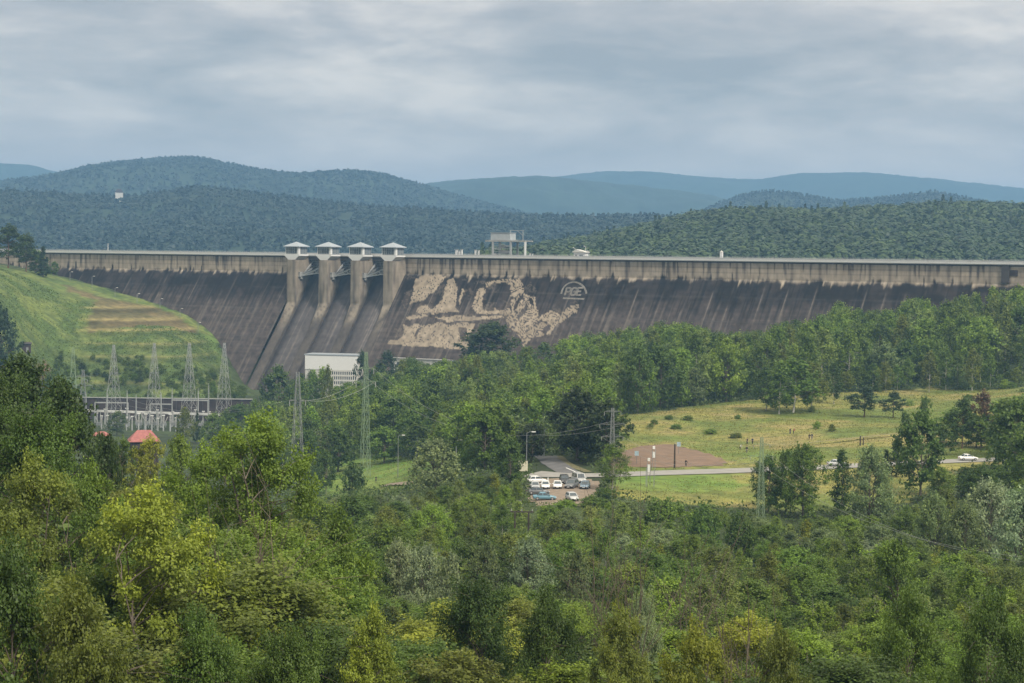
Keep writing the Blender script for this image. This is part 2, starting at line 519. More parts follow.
def ribbon(name, line_px, width, mat, off, d0=300, world=None, kind='structure'):
    pts = world or [tuple(ghit(x, y, d0)[:2]) for x, y in line_px]
    pts = np.array(pts); out = [pts[0]]
    # Catmull-Rom resample
    Q = np.vstack([2 * pts[0] - pts[1], pts, 2 * pts[-1] - pts[-2]])
    out = []
    for i in range(1, len(Q) - 2):
        L = np.linalg.norm(Q[i + 1] - Q[i]); m = max(3, int(L / 2))
        for t in np.linspace(0, 1, m, endpoint=(i == len(Q) - 3)):
            a, b, c, d = Q[i - 1], Q[i], Q[i + 1], Q[i + 2]
            out.append(.5 * (2 * b + (c - a) * t + (2 * a - 5 * b + 4 * c - d) * t * t + (3 * b - a - 3 * c + d) * t ** 3))
    o = np.array(out); d = np.gradient(o, axis=0); d /= np.linalg.norm(d, axis=1)[:, None] + 1e-9
    nn = np.stack([-d[:, 1], d[:, 0]], 1)
    K = 5; v = []
    for j in range(K):
        q = o + nn * width * (j / (K - 1) - .5)
        v.append(np.concatenate([q, (terr(q[:, 0], q[:, 1]) + off)[:, None]], 1))
    v = np.stack(v, 1); m = len(o)
    k = (np.arange(m - 1)[:, None] * K + np.arange(K - 1)[None]).ravel()
    me = npmesh(name, v.reshape(-1, 3), np.stack([k, k + K, k + K + 1, k + 1], 1), mat, True)
    return tag(link(name, me), kind=kind)

OFF = 1.0     # sheets lie over the highest bump of the rough ground
# flatten the rough ground below paved areas: lower those ground vertices
PAVE = [gpoly([(520, 462), (534, 453), (556, 456), (600, 476), (700, 468), (830, 463), (985, 457), (1100, 452), (1100, 464), (985, 464), (830, 472), (700, 477), (600, 486), (597, 492), (585, 505), (530, 505), (530, 478), (540, 470)], 330), SOILP]
pm = in_poly(GX, GY, PAVE[0]) | in_poly(GX, GY, PAVE[1])
flat = terr(GX, GY) - .05
g = bpy.data.objects['ground'].data
z = np.where(pm, flat, GZ); gv[:, 2] = z.ravel()
g.vertices.foreach_set('co', np.ascontiguousarray(gv, np.float32).ravel()); g.update()

drape('car_park', [(531, 479), (590, 479), (600, 484), (597, 496), (585, 506), (545, 508), (528, 500)], GRAVEL, .03)
drape('bare_field', [(612, 467), (614, 452), (640, 446), (672, 444), (690, 449), (727, 463), (720, 466), (650, 468)], SOIL, .04)
ribbon('access_road', [(543, 454.5), (549, 459), (556, 464.5), (566, 471), (576, 476)], 4.6, ASPH, .06)
ribbon('road_verge', [(555, 456), (564, 461), (575, 467), (588, 472)], 1.8, plain('dry_verge', (.13, .12, .06), .95, var=.3, scale=1), .05)
ribbon('road', [(530, 474), (560, 475.5), (600, 475.5), (650, 473.5), (700, 472), (760, 470), (830, 467), (900, 463.5), (970, 460.5), (1060, 457)], 6.5, ROADL, .09)
ribbon('road_marking', [(566, 468.4), (571, 470.6), (577, 473), (581, 474.8)], .28, PAINT, .16)
ribbon('footpath', [(385, 486), (400, 484.5), (420, 484), (440, 482), (455, 482)], 3.2, GRAVEL, .35, 480)
ribbon('field_path', [(745, 449), (800, 446), (850, 441), (900, 436)], 1.4, plain('trodden_grass', (.2, .17, .09), .95, var=.2), .7, 380)

# ------------------------------------------------------------------ lake
lm = plain('lake_water', (.03, .05, .05), .08, var=.05, scale=.02, spec=.5)
lv = [dpt(-700, -6, 63), dpt(1500, -6, 63), np.array([3000, 1100, 63]), np.array([4500, 9000, 63]), np.array([-4500, 9000, 63]), np.array([-3000, 2200, 63])]
MB().add(lv, [(0, 1, 2, 3, 4, 5)]).build('lake_water', lm)['kind'] = 'structure'

# ------------------------------------------------------------------ hills behind
HILLM = attrmat('wooded_hillside', nscale=.02, var=.3, bump=.4)

def leafcards(c, size, n_out, seed, upb=.4, rnd=.8, aspect=.62):
    """diamond cards at centres c, facing n_out mixed with up and random"""
    g = np.random.default_rng(seed); m = len(c)
    nrm = n_out + np.array([0, 0, upb]) + g.normal(size=(m, 3)) * rnd * .6
    nrm /= np.linalg.norm(nrm, axis=1)[:, None] + 1e-9
    t = g.normal(size=(m, 3)); t -= (t * nrm).sum(1)[:, None] * nrm; t /= np.linalg.norm(t, axis=1)[:, None] + 1e-9
    b = np.cross(nrm, t)
    s = (np.asarray(size) * (.7 + .6 * g.random(m)))[:, None] * .5
    v = np.stack([c + t * s, c + b * s * aspect, c - t * s, c - b * s * aspect], 1).reshape(-1, 3)
    return v, np.arange(4 * m).reshape(-1, 4)

def hill(name, ridge, D, Df, zf, seed, mat, rough=.05, back=1.0, ext=True, cols=420, rows=60, dpx=None, tree_h=0):
    r = np.array(ridge, float)
    px = np.linspace(r[0, 0], r[-1, 0], cols); py = np.interp(px, r[:, 0], r[:, 1])
    py = np.convolve(np.pad(py, 6, 'edge'), np.ones(13) / 13, 'valid')
    Dr = D * (1 + .10 * (fbm(px / 160, px * 0, seed) - .5))
    top = np.array([P(a, b, d) for a, b, d in zip(px, py, Dr)])
    zt = top[:, 2] - tree_h
    T = np.concatenate([np.linspace(0, 1, rows), 1 + np.linspace(.06, 1, 14) * back])
    out = []
    for t in T:
        d = Df + (Dr - Df) * t
        x = (top[:, 0] / Dr) * d
        if t <= 1: prof = np.sin(t * math.pi / 2) ** 1.25
        else: prof = max(0, 1 - ((t - 1) / back) ** 1.6)
        zz = zf + (zt - zf) * prof
        w = prof * (1 - prof) * 4
        nz = fbm(x / (D * .09), d / (D * .09) + 0 * x, seed + 3, 4) - .5
        out.append(np.stack([x, d, zz + nz * w * rough * D * .45 + (fbm(x / 28, d / 40 + 0 * x, seed + 13, 3) - .5) * (9 if D > 6000 else 0)], 1))
    v = np.stack(out, 0); m = len(T)
    k = (np.arange(m - 1)[:, None] * cols + np.arange(cols - 1)[None]).ravel()
    me = npmesh(name, v.reshape(-1, 3), np.stack([k, k + 1, k + cols + 1, k + cols], 1), mat, True)
    vv = v.reshape(-1, 3)
    nn = fbm(vv[:, 0] / (D * .02), vv[:, 1] / (D * .02), seed + 9)[:, None]
    attr(me, 'col', np.array([[.018, .034, .022]]) * (1 - nn) + np.array([[.03, .05, .028]]) * nn)
    tag(link(name, me), kind='structure')
    return v[:rows]

def hill_wood(name, grid, n, w, h, nleaf, lsz, seed, mat, conif=.2, tmin=0.02, label=None, px_lim=(-40, 1064)):
    """far-off wood: many small crowns of leaf cards in one mesh"""
    g = np.random.default_rng(seed); rows, cols, _ = grid.shape
    a = g.random(n * 2) * (cols - 1.01); t = (tmin + (1 - tmin) * g.random(n * 2)) * (rows - 1.01)
    # a row of trees along the skyline
    k = n // 5; t[:k] = rows - 1.02 - g.random(k) * rows * .05
    i, j = t.astype(int), a.astype(int); fi, fj = (t - i)[:, None], (a - j)[:, None]
    p = (grid[i, j] * (1 - fj) + grid[i, j + 1] * fj) * (1 - fi) + (grid[i + 1, j] * (1 - fj) + grid[i + 1, j + 1] * fj) * fi
    x = proj_x(p); ok = (x > px_lim[0]) & (x < px_lim[1]); p = p[ok][:n]
    m = len(p)
    cl = fbm(p[:, 0] / (w * 14), p[:, 1] / (w * 14), seed)
    con = (g.random(m) < conif * (.3 + 1.4 * (cl > .52)))
    hh = h * (.75 + .5 * g.random(m)) * np.where(con, 1.25, 1); ww = w * (.75 + .5 * g.random(m)) * np.where(con, .62, 1)
    q = g.normal(size=(m, nleaf, 3)); q /= np.linalg.norm(q, axis=2)[..., None]; q[..., 2] = np.abs(q[..., 2]) * 1.0 - .25 * (g.random((m, nleaf)))
    rad = .75 + .25 * g.random((m, nleaf))
    # lumps
    lump = 1 + .22 * np.sin(q[..., 0] * 5 + p[:, :1] * 7) * np.cos(q[..., 1] * 5 + p[:, 1:2] * 3)
    zz = np.clip(q[..., 2], 0, 1)
    cz = g.random((m, nleaf)) ** 1.4
    dx = np.where(con[:, None], q[..., 0] * (1 - cz) * 1.15, q[..., 0] * rad * lump) * ww[:, None] / 2
    dy = np.where(con[:, None], q[..., 1] * (1 - cz) * 1.15, q[..., 1] * rad * lump) * ww[:, None] / 2
    dz = np.where(con[:, None], cz, .45 + .5 * q[..., 2] * rad * lump) * hh[:, None]
    c = p[:, None] + np.stack([dx, dy, dz], -1)
    tone = np.clip(.5 + .35 * g.normal(size=m) + .5 * (cl - .5) - .3 * con, 0.02, .98)
    v, f = leafcards(c.reshape(-1, 3), lsz, q.reshape(-1, 3), seed + 1, .4, .2, .85)
    me = npmesh(name, v, f, mat)
    va = np.repeat(np.clip(tone[:, None] + .12 * g.normal(size=(m, nleaf)), 0, 1).ravel(), 4)
    attr(me, 'var', va)
    o = link(name, me); tag(o, label, kind='stuff')
    return o

def proj_x(p):
    q = p - CAM; zz = q @ fwd
    return W2 + F * (q @ crt) / zz

FARL = leafmat('far_wood_foliage', False, (.022, .042, .03), .2, (1.05, 1.04, .98), .94, 1.06)
MIDL = leafmat('near_wood_foliage', False, (.046, .078, .033), .25, (1.3, 1.15, .8), .78, 1.25)
gr = hill('hill_far_shore', [(480, 262), (520, 256), (545, 249), (600, 240), (660, 227), (700, 217), (760, 213), (800, 216), (850, 214), (900, 211), (960, 208), (1024, 210), (1110, 207), (1200, 212)], 1950, 1330, 62, 5, HILLM, .03, tree_h=8)
hill_wood('shore_wood', gr, 2500, 16, 14, 150, 2.9, 6, MIDL, .03, label='mixed green wood covering the low hill behind the dam')
gl = hill('hill_across_lake', [(-180, 186), (0, 192), (60, 194), (130, 198), (160, 193), (200, 187), (240, 192), (300, 198), (360, 205), (420, 210), (470, 213), (540, 216), (600, 217), (640, 215), (700, 219), (800, 230), (900, 250)], 3300, 2250, 62, 15, HILLM, .05, tree_h=10)
hill_wood('lakeside_wood', gl, 9000, 12, 8.5, 26, 4.6, 16, FARL, .3, label='blue-green wood on the long hill across the lake')
gm = hill('mountain_long_ridge', [(-200, 190), (0, 181), (50, 174), (100, 163), (150, 158), (195, 156), (230, 164), (270, 171), (300, 173), (350, 170), (380, 173), (420, 184), (460, 196), (500, 206), (560, 222), (620, 240)], 5000, 3700, 62, 25, HILLM, .05, tree_h=8)
hill_wood('ridge_wood', gm, 9000, 13, 6.5, 9, 7, 26, FARL, .4, label='blue wood on the long mountain ridge beyond the lake')
gd = hill('mountain_dark_knoll', [(600, 245), (660, 226), (690, 217), (720, 203), (745, 195), (770, 191), (800, 195), (840, 202), (880, 199), (915, 194), (940, 193), (965, 199), (1010, 207), (1100, 220), (1200, 240)], 4600, 3500, 62, 35, HILLM, .05, tree_h=8)
hill_wood('knoll_wood', gd, 4000, 12, 9, 12, 5.5, 36, FARL, .55, label='dark blue wood on the two knolls right of the ridge', px_lim=(600, 1064))
hill('mountain_pale_ridge', [(330, 210), (400, 188), (430, 183), (480, 179), (540, 176), (580, 180), (640, 190), (700, 198), (760, 208), (850, 225)], 6800, 5200, 62, 45, HILLM, .10)
hill('mountain_horizon', [(420, 205), (500, 185), (560, 177), (600, 172), (650, 172), (700, 177), (760, 181), (800, 175), (860, 173), (900, 177), (960, 183), (1024, 189), (1120, 196), (1220, 206)], 8800, 7000, 62, 55, HILLM, .10)
hill('mountain_horizon_west', [(-220, 165), (-80, 158), (0, 163), (30, 165), (60, 173), (120, 185), (200, 205)], 8600, 7000, 62, 65, HILLM, .10)

# ------------------------------------------------------------------ dam
BASE = dpt(340, 10, 20)
dam = empty('concrete_dam', BASE)
tag(dam, 'long grey concrete dam with dark mossy face and a pale washed pattern beside its spillway', 'dam')
def dobj(name, v, f, mat, smooth=False, parent=None):
    me = npmesh(name, np.asarray(v) - BASE, f, mat, smooth); return me, link(name, me, parent or dam)
def dbuild(mb, name, mat, parent=None, smooth=False): return mb.build(name, mat, parent or dam, smooth, BASE)

SP = [s_at(q, 15.5, 67.0) for q in (291.3, 323.2, 355.3, 388.0)]          # pier centre lines
PT = 5.6                                                       # pier thickness
SL0, SL1 = SP[0] - PT / 2, SP[3] + PT / 2
SEND = s_at(1175)

def joints(px): return np.array([s_at(q) for q in px])
JL = joints(np.arange(50, 296, 17.3) + rng.normal(0, 1.2, 15)[: len(np.arange(50, 296, 17.3))])
JR = joints([407, 424, 442, 461, 481, 500, 519, 538.5, 558.5, 577, 592, 610, 627, 643, 669, 693, 718, 737, 768, 792, 820, 851, 870, 890, 910, 929, 949, 970, 990, 1010, 1035, 1060, 1090, 1120])
JOINTS = np.concatenate([JL, JR])

def crop3(pts): return [(380 + x / 3.795, 220 + y / 3.795) for x, y in pts]
def to_face(pts):
    out = []
    for x, y in pts:
        p, s = dam_hit(x, y); out.append((s, 70 - p[2]))
    return out
TANP = [to_face(crop3(p)) for p in (
    [(135, 222), (160, 212), (215, 208), (250, 216), (238, 232), (222, 250), (205, 275), (170, 300), (135, 312), (108, 322), (118, 290), (128, 250)],
    [(256, 228), (285, 216), (292, 270), (284, 330), (300, 350), (245, 352), (200, 356), (188, 346), (215, 322), (238, 298), (246, 262)],
    [(135, 345), (160, 322), (185, 330), (200, 350), (150, 356)],
    [(300, 300), (312, 262), (320, 268), (312, 300), (298, 330)],
    [(88, 400), (112, 404), (130, 392), (170, 400), (232, 388), (270, 400), (330, 385), (362, 396), (350, 420), (335, 445), (338, 492), (270, 486), (200, 482), (140, 478), (90, 476), (30, 471), (36, 456), (70, 452), (95, 430)],
    [(470, 228), (530, 222), (545, 250), (550, 284), (590, 294), (596, 330), (606, 370), (590, 430), (560, 470), (545, 482), (535, 450), (492, 404), (478, 380), (500, 345), (500, 300), (492, 250)],
    [(368, 270), (385, 256), (398, 268), (384, 312), (392, 338), (428, 345), (438, 332), (452, 344), (490, 338), (502, 350), (480, 362), (420, 358), (360, 352), (352, 330)],
    [(400, 240), (470, 222), (475, 236), (430, 240), (405, 258)],
    [(604, 362), (650, 346), (700, 352), (722, 326), (756, 320), (744, 350), (702, 376), (672, 396), (650, 432), (590, 445), (586, 410), (606, 392)],
    [(100, 366), (170, 358), (180, 366), (110, 380)], [(200, 370), (300, 362), (470, 366), (430, 378), (260, 384)],
)]
DARKP = [to_face(crop3(p)) for p in (
    [(296, 414), (322, 408), (330, 430), (322, 465), (304, 450)], [(130, 440), (150, 405), (160, 405), (142, 445)],
    [(560, 292), (580, 300), (588, 330), (570, 320)], [(612, 420), (640, 396), (652, 402), (628, 440)],
    [(505, 330), (540, 280), (546, 288), (512, 345)], [(520, 360), (560, 320), (566, 328), (530, 378)],
)]

def wall_colour(s, v, side):
    """weathering of the downstream face: s along the crest, v metres below it"""
    nb = fbm(s / 7, v / 5, 41); nf = fbm(s / 1.6, v / 1.3, 42, 3); ns = fbm(s / .9, v / 22, 43, 3); nh = fbm(s / 30, v / .9, 44, 3)
    pale = cA(.32, .27, .21) * (.75 + .5 * nb)[..., None]
    # streaks running down from the coping on the pale band
    st = sstep(.60, .72, ns) * sstep(10, 2, v + 6 * (fbm(s / 2.2, s * 0, 47, 2) - .5))
    dj = np.min(np.abs(s[..., None] - JOINTS[None, None]), -1)
    jw = .35 + .6 * vnoise(np.round(s / 9), s * 0, 49)
    st = np.maximum(st, np.exp(-(dj / jw) ** 2) * (.5 + .5 * vnoise(s / 4, v / 6, 50)))
    hl = np.exp(-((v - 3.4) / .22) ** 2) * .35 + np.exp(-((v - 5.6) / .2) ** 2) * .25
    band = mix(pale, cA(.06, .05, .045), np.clip(st * .9 + hl * (.5 + nb), 0, .92)[..., None])
    dk = mix(cA(.024, .019, .018), cA(.062, .050, .048), sstep(.35, .65, nb)[..., None])
    low = sstep(14, 30, v + 8 * (nb - .5))[..., None]
    dk = mix(dk, cA(.125, .1, .092) * (.55 + .9 * nf)[..., None], low)
    dk = mix(dk, cA(.014, .012, .013), (sstep(.5, .66, ns) * .85 * sstep(38, 14, v))[..., None])
    ps = sstep(.56, .76, fbm(s / 1.2, v / 35, 53, 3)) * sstep(16, 26, v) * .55
    jl = np.exp(-(dj / .35) ** 2) * sstep(9, 18, v) * .8 * sstep(.3, .6, vnoise(s / 5, v / 9, 57))
    dk = mix(dk, cA(.3, .255, .22), np.clip(ps + jl, 0, .8)[..., None])
    hz = (np.exp(-((v - 27) / .3) ** 2) + np.exp(-((v - 41) / .3) ** 2) + .6 * np.exp(-((v - 16.5) / .4) ** 2)) * .45
    dk = mix(dk, cA(.16, .145, .135), (hz * sstep(.3, .5, nb))[..., None])
    dk = dk * (.32 + .28 * nh)[..., None]
    edge = 8.9 + 2.6 * (fbm(s / 3, s * 0, 45) - .5) + 2.0 * (nf - .5) - 3.4 * sstep(.56, .85, fbm(s / 1.5, v / 30, 48, 3)) + 2.5 * sstep(.6, .85, fbm(s / 2.1, v / 30, 58, 3))
    c = mix(band, dk, sstep(-1.3, 1.3, v - edge)[..., None])
    if side > 0:
        wx = s + (fbm(s / 2.6, v / 2.6, 60, 4) - .5) * 2.2; wy = v + (fbm(s / 2.6, v / 2.6, 61, 4) - .5) * 1.8
        m = np.zeros(s.shape, bool)
        for p in TANP: m |= in_poly(wx, wy, p)
        for p in DARKP: m &= ~in_poly(wx, wy, p)
        inside = in_poly(wx, wy, TANP[5]) | in_poly(wx, wy, TANP[8])
        fold = fbm(s / 9 + v / 14, v / 7 - s / 16, 62, 3) * 13
        line = np.abs(fold % 1 - .5) * 2
        m &= ~(inside & (line < .30))
        m &= ~(~inside & (line < .1) & (nb > .4))
        m &= ~((fbm(s / 2.2, v / 2.2, 63, 3) > .82))
        halo = in_poly(s + (nb - .5) * 14, v + (nf - .5) * 8, to_face(crop3([(112, 215), (300, 205), (470, 215), (560, 240), (610, 330), (760, 312), (690, 400), (600, 450), (330, 492), (30, 474)])))
        c = np.where((halo & (fbm(s / 4.5, v / 2.0, 66, 4) > .60) & (line > .3))[..., None], mix(c, cA(.2, .165, .125), .25), c)
        t = cA(.29, .24, .18) * (.68 + .4 * nb + .2 * nf + .25 * (nh - .5))[..., None]
        c = mix(c, t, (m * (.72 + .2 * sstep(.3, .6, nf) + .08 * nb))[..., None])
    return c

def wall(name, s0, s1, side, ds, z0):
    s = np.linspace(s0, s1, int((s1 - s0) / ds))
    z = np.concatenate([np.arange(69.4, ZV, -.55), np.arange(ZV, z0, -.5)])
    SS, ZZ = np.meshgrid(s, z)
    NN = fprof(ZZ)
    v = dpt(0, 0, 0)[None, None] * 0 + np.stack([A0[0] + DU[0] * SS + DN[0] * NN, A0[1] + DU[1] * SS + DN[1] * NN, ZZ], -1)
    v = v + DN * ((fbm(SS / 3, ZZ / 1.5, 71, 2) - .5) * .12)[..., None]
    a, b = SS.shape
    k = (np.arange(a - 1)[:, None] * b + np.arange(b - 1)[None]).ravel()
    me, o = dobj(name, v.reshape(-1, 3), np.stack([k, k + b, k + b + 1, k + 1], 1), DAMM, True)
    attr(me, 'col', wall_colour(SS, 70 - ZZ, side).reshape(-1, 3))
    return o

wall('face_wall', -45, SL0, -1, .6, -14)
tag(wall('face_wall', SL1, SEND, 1, .55, -6), 'dam face with pale washed-out patches in the dark moss')
# solid core behind the faces
for a, b in ((-45, SL0), (SL1, SEND)):
    dbuild(MB().prism([(-5, -15), (3.9, -15), (3.9, 69.3), (-5, 69.3)], lambda p, t: dpt(a + (b - a) * t, p[0], p[1])), 'core', GREYC)
# crest: slab, kerbs, parapets (segments between expansion joints)
cr = MB().prism([(-5.6, 69.4), (5.3, 69.4), (5.6, 69.75), (5.6, 70.0), (-5.6, 70.0)], lambda p, t: dpt(-60 + (SEND + 60) * t, *p))
dbuild(cr, 'crest_slab', RAILM)
dbuild(MB().prism([(4.42, 68.9), (5.0, 69.25), (5.0, 69.39), (4.42, 69.39)], lambda p, t: dpt(-45 + (SL0 + 45) * t, *p)), 'cornice', DARKC)
dbuild(MB().prism([(4.42, 68.9), (5.0, 69.25), (5.0, 69.39), (4.42, 69.39)], lambda p, t: dpt(SL1 + (SEND - SL1) * t, *p)), 'cornice', DARKC)
dbuild(MB().prism([(-4.2, 70.004), (4.2, 70.004), (4.2, 70.02), (-4.2, 70.02)], lambda p, t: dpt(-60 + (SEND + 60) * t, *p)), 'crest_road', ASPH)
for nn_, nm in ((5.25, 'downstream_parapet'), (-5.25, 'upstream_parapet')):
    split_ = False; mb = MB(); edges = np.concatenate([[-60], JL, SP, JR, [SEND]]); edges = np.unique(edges)
    gaps = [e for e in edges if not (SP[0] - 3 < e < SP[3] + 3) or nn_ < 0]
    for a, b in zip(gaps[:-1], gaps[1:]):
        if a < SP[0] and b > SP[3] and nn_ > 0: 
            a2 = [(a, SP[0] - 5), (SP[3] + 5, b)]
        else: a2 = [(a, b)]
        for a_, b_ in a2:
            if b_ - a_ < .5: continue
            if a_ > SP[3] and nn_ > 0 and mb.n and not split_: dbuild(mb, nm, RAILM); mb = MB(); split_ = True
            mb.prism([(nn_ - .22, 70), (nn_ + .22, 70), (nn_ + .22, 71.05), (nn_ - .22, 71.05)], lambda p, t: dpt(a_ + .04 + (b_ - a_ - .08) * t, *p))
            mb.prism([(nn_ - .3, 71.05), (nn_ + .3, 71.05), (nn_ + .26, 71.2), (nn_ - .26, 71.2)], lambda p, t: dpt(a_ + .02 + (b_ - a_ - .04) * t, *p))
    dbuild(mb, nm, RAILM)
mb = MB()
for i, e in enumerate(np.arange(-55, SEND, 2.5)):
    if SP[0] - 6 < e < SP[3] + 6: continue
    p = dpt(e, 5.25, 71.2); mb.bar(p, p + np.array([0, 0, .55]), .07)
for a, b in ((-55, SP[0] - 6), (SP[3] + 6, SEND)):
    for zz in (71.45, 71.75): mb.bar(dpt(a, 5.25, zz), dpt(b, 5.25, zz), .07)
dbuild(mb, 'handrail_fence', STEEL)

# spillway: ogee chutes between the piers
def chute_n(z):
    z = np.asarray(z, float)
    zc, nc = 60.5, -1.0
    k = np.maximum(0, zc - z)
    return np.where(k < 9.0, nc + np.sqrt(k * 9.0) * .95, nc + 8.55 + (k - 9.0) * .80)
def pier_front(z):
    return np.where(np.asarray(z) > 52, 11.5, 11.5 + (52 - np.asarray(z)) * .62)
def chute(i, s0, s1):
    s = np.linspace(s0, s1, int((s1 - s0) / .5)); z = np.concatenate([60.5 - np.linspace(0, 3, 14) ** 2, np.arange(51, -9, -.6)])
    SS, ZZ = np.meshgrid(s, z); NN = chute_n(ZZ)
    v = np.stack([A0[0] + DU[0] * SS + DN[0] * NN, A0[1] + DU[1] * SS + DN[1] * NN, ZZ], -1)
    u = (SS - s0) / (s1 - s0)
    nb = fbm(SS / 4, ZZ / 9, 91 + i); ns = fbm(SS / .8, ZZ / 40, 95 + i, 3); nh = fbm(SS / 20, ZZ / .8, 97, 2)
    c = mix(cA(.058, .05, .05), cA(.1, .09, .088), nb[..., None])
    c = mix(c, cA(.17, .15, .14), (sstep(.58, .75, ns) * .6)[..., None])
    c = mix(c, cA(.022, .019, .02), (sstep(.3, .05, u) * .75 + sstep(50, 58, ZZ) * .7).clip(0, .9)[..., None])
    c = mix(c, cA(.2, .175, .155), (np.exp(-((u - .62) / .03) ** 2) * .6 * sstep(.3, .6, nb))[..., None])
    c = c * (.85 + .3 * nh)[..., None]
    a, b = SS.shape
    k = (np.arange(a - 1)[:, None] * b + np.arange(b - 1)[None]).ravel()
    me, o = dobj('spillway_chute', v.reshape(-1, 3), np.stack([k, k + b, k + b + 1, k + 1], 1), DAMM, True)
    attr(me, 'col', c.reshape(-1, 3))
for i in range(3): chute(i, SP[i] + PT / 2, SP[i + 1] - PT / 2)

PIERM = attrmat('pier_concrete', nscale=.5, var=.2, stretch=(1, 1, .4))
def pier(s, last, first):
    """wall across the bay line, its upper part high above the chute, running down as a low divider"""
    z = np.arange(67.6, -10, -.8)
    fr = np.where(z > 46, 15.5, 15.5 + (46 - z) * .6)
    div = chute_n(np.minimum(z, 60.5)) + (1.3 if not (first or last) else 2.2)
    fr = np.maximum(fr, div)
    K = 14
    t = np.linspace(0, 1, K); back = -5.0
    vs, cs, fs = [], [], []
    def sheet(pts):  # pts (a,b,3) with (s,n,z)
        a, b, _ = pts.shape; base = sum(len(q) for q in vs)
        w = np.stack([A0[0] + DU[0] * pts[..., 0] + DN[0] * pts[..., 1], A0[1] + DU[1] * pts[..., 0] + DN[1] * pts[..., 1], pts[..., 2]], -1)
        vs.append(w.reshape(-1, 3))
        k = (np.arange(a - 1)[:, None] * b + np.arange(b - 1)[None]).ravel() + base
        fs.append(np.stack([k, k + b, k + b + 1, k + 1], 1))
        S_, N_, Z_ = pts[..., 0], pts[..., 1], pts[..., 2]
        q = S_ + N_
        nb = fbm(q / 4, Z_ / 5, 101); ns = fbm(q / .8, Z_ / 20, 103, 3); nh = fbm(q / 9, Z_ / .9, 104, 2)
        c = cA(.25, .213, .168) * (.66 + .45 * nb + .2 * nh)[..., None]
        c = mix(c, cA(.07, .063, .058), (sstep(.52, .7, ns) * .7)[..., None])
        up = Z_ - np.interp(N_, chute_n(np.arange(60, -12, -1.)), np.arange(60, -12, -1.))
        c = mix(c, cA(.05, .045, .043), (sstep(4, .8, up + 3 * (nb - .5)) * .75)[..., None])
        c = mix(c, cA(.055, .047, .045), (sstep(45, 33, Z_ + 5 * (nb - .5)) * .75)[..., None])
        cs.append(c.reshape(-1, 3))
    Z = z[:, None] * np.ones(K)[None]
    NNs = back + (fr[:, None] - back) * t[None]
    for sd in (-1, 1):
        sheet(np.stack([np.full_like(Z, s + sd * PT / 2), NNs, Z], -1))
    u = np.linspace(-1, 1, 6)
    round_ = np.sqrt(1 - (u * .8) ** 2) * .9 - .54
    sheet(np.stack([s + u[None] * PT / 2 + 0 * z[:, None], fr[:, None] + round_[None], z[:, None] + 0 * u[None]], -1))
    sheet(np.stack([s + u[None] * PT / 2 + 0 * t[:, None], (back + (fr[0] - back) * t)[:, None] + 0 * u[None], np.full((K, 6), 67.6)], -1))
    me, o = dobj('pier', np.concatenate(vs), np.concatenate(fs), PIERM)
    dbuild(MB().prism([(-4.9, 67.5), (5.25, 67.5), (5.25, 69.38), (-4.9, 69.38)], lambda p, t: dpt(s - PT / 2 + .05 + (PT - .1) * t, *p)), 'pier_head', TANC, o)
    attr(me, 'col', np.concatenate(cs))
    return o
piers = [pier(s, i == 3, i == 0) for i, s in enumerate(SP)]
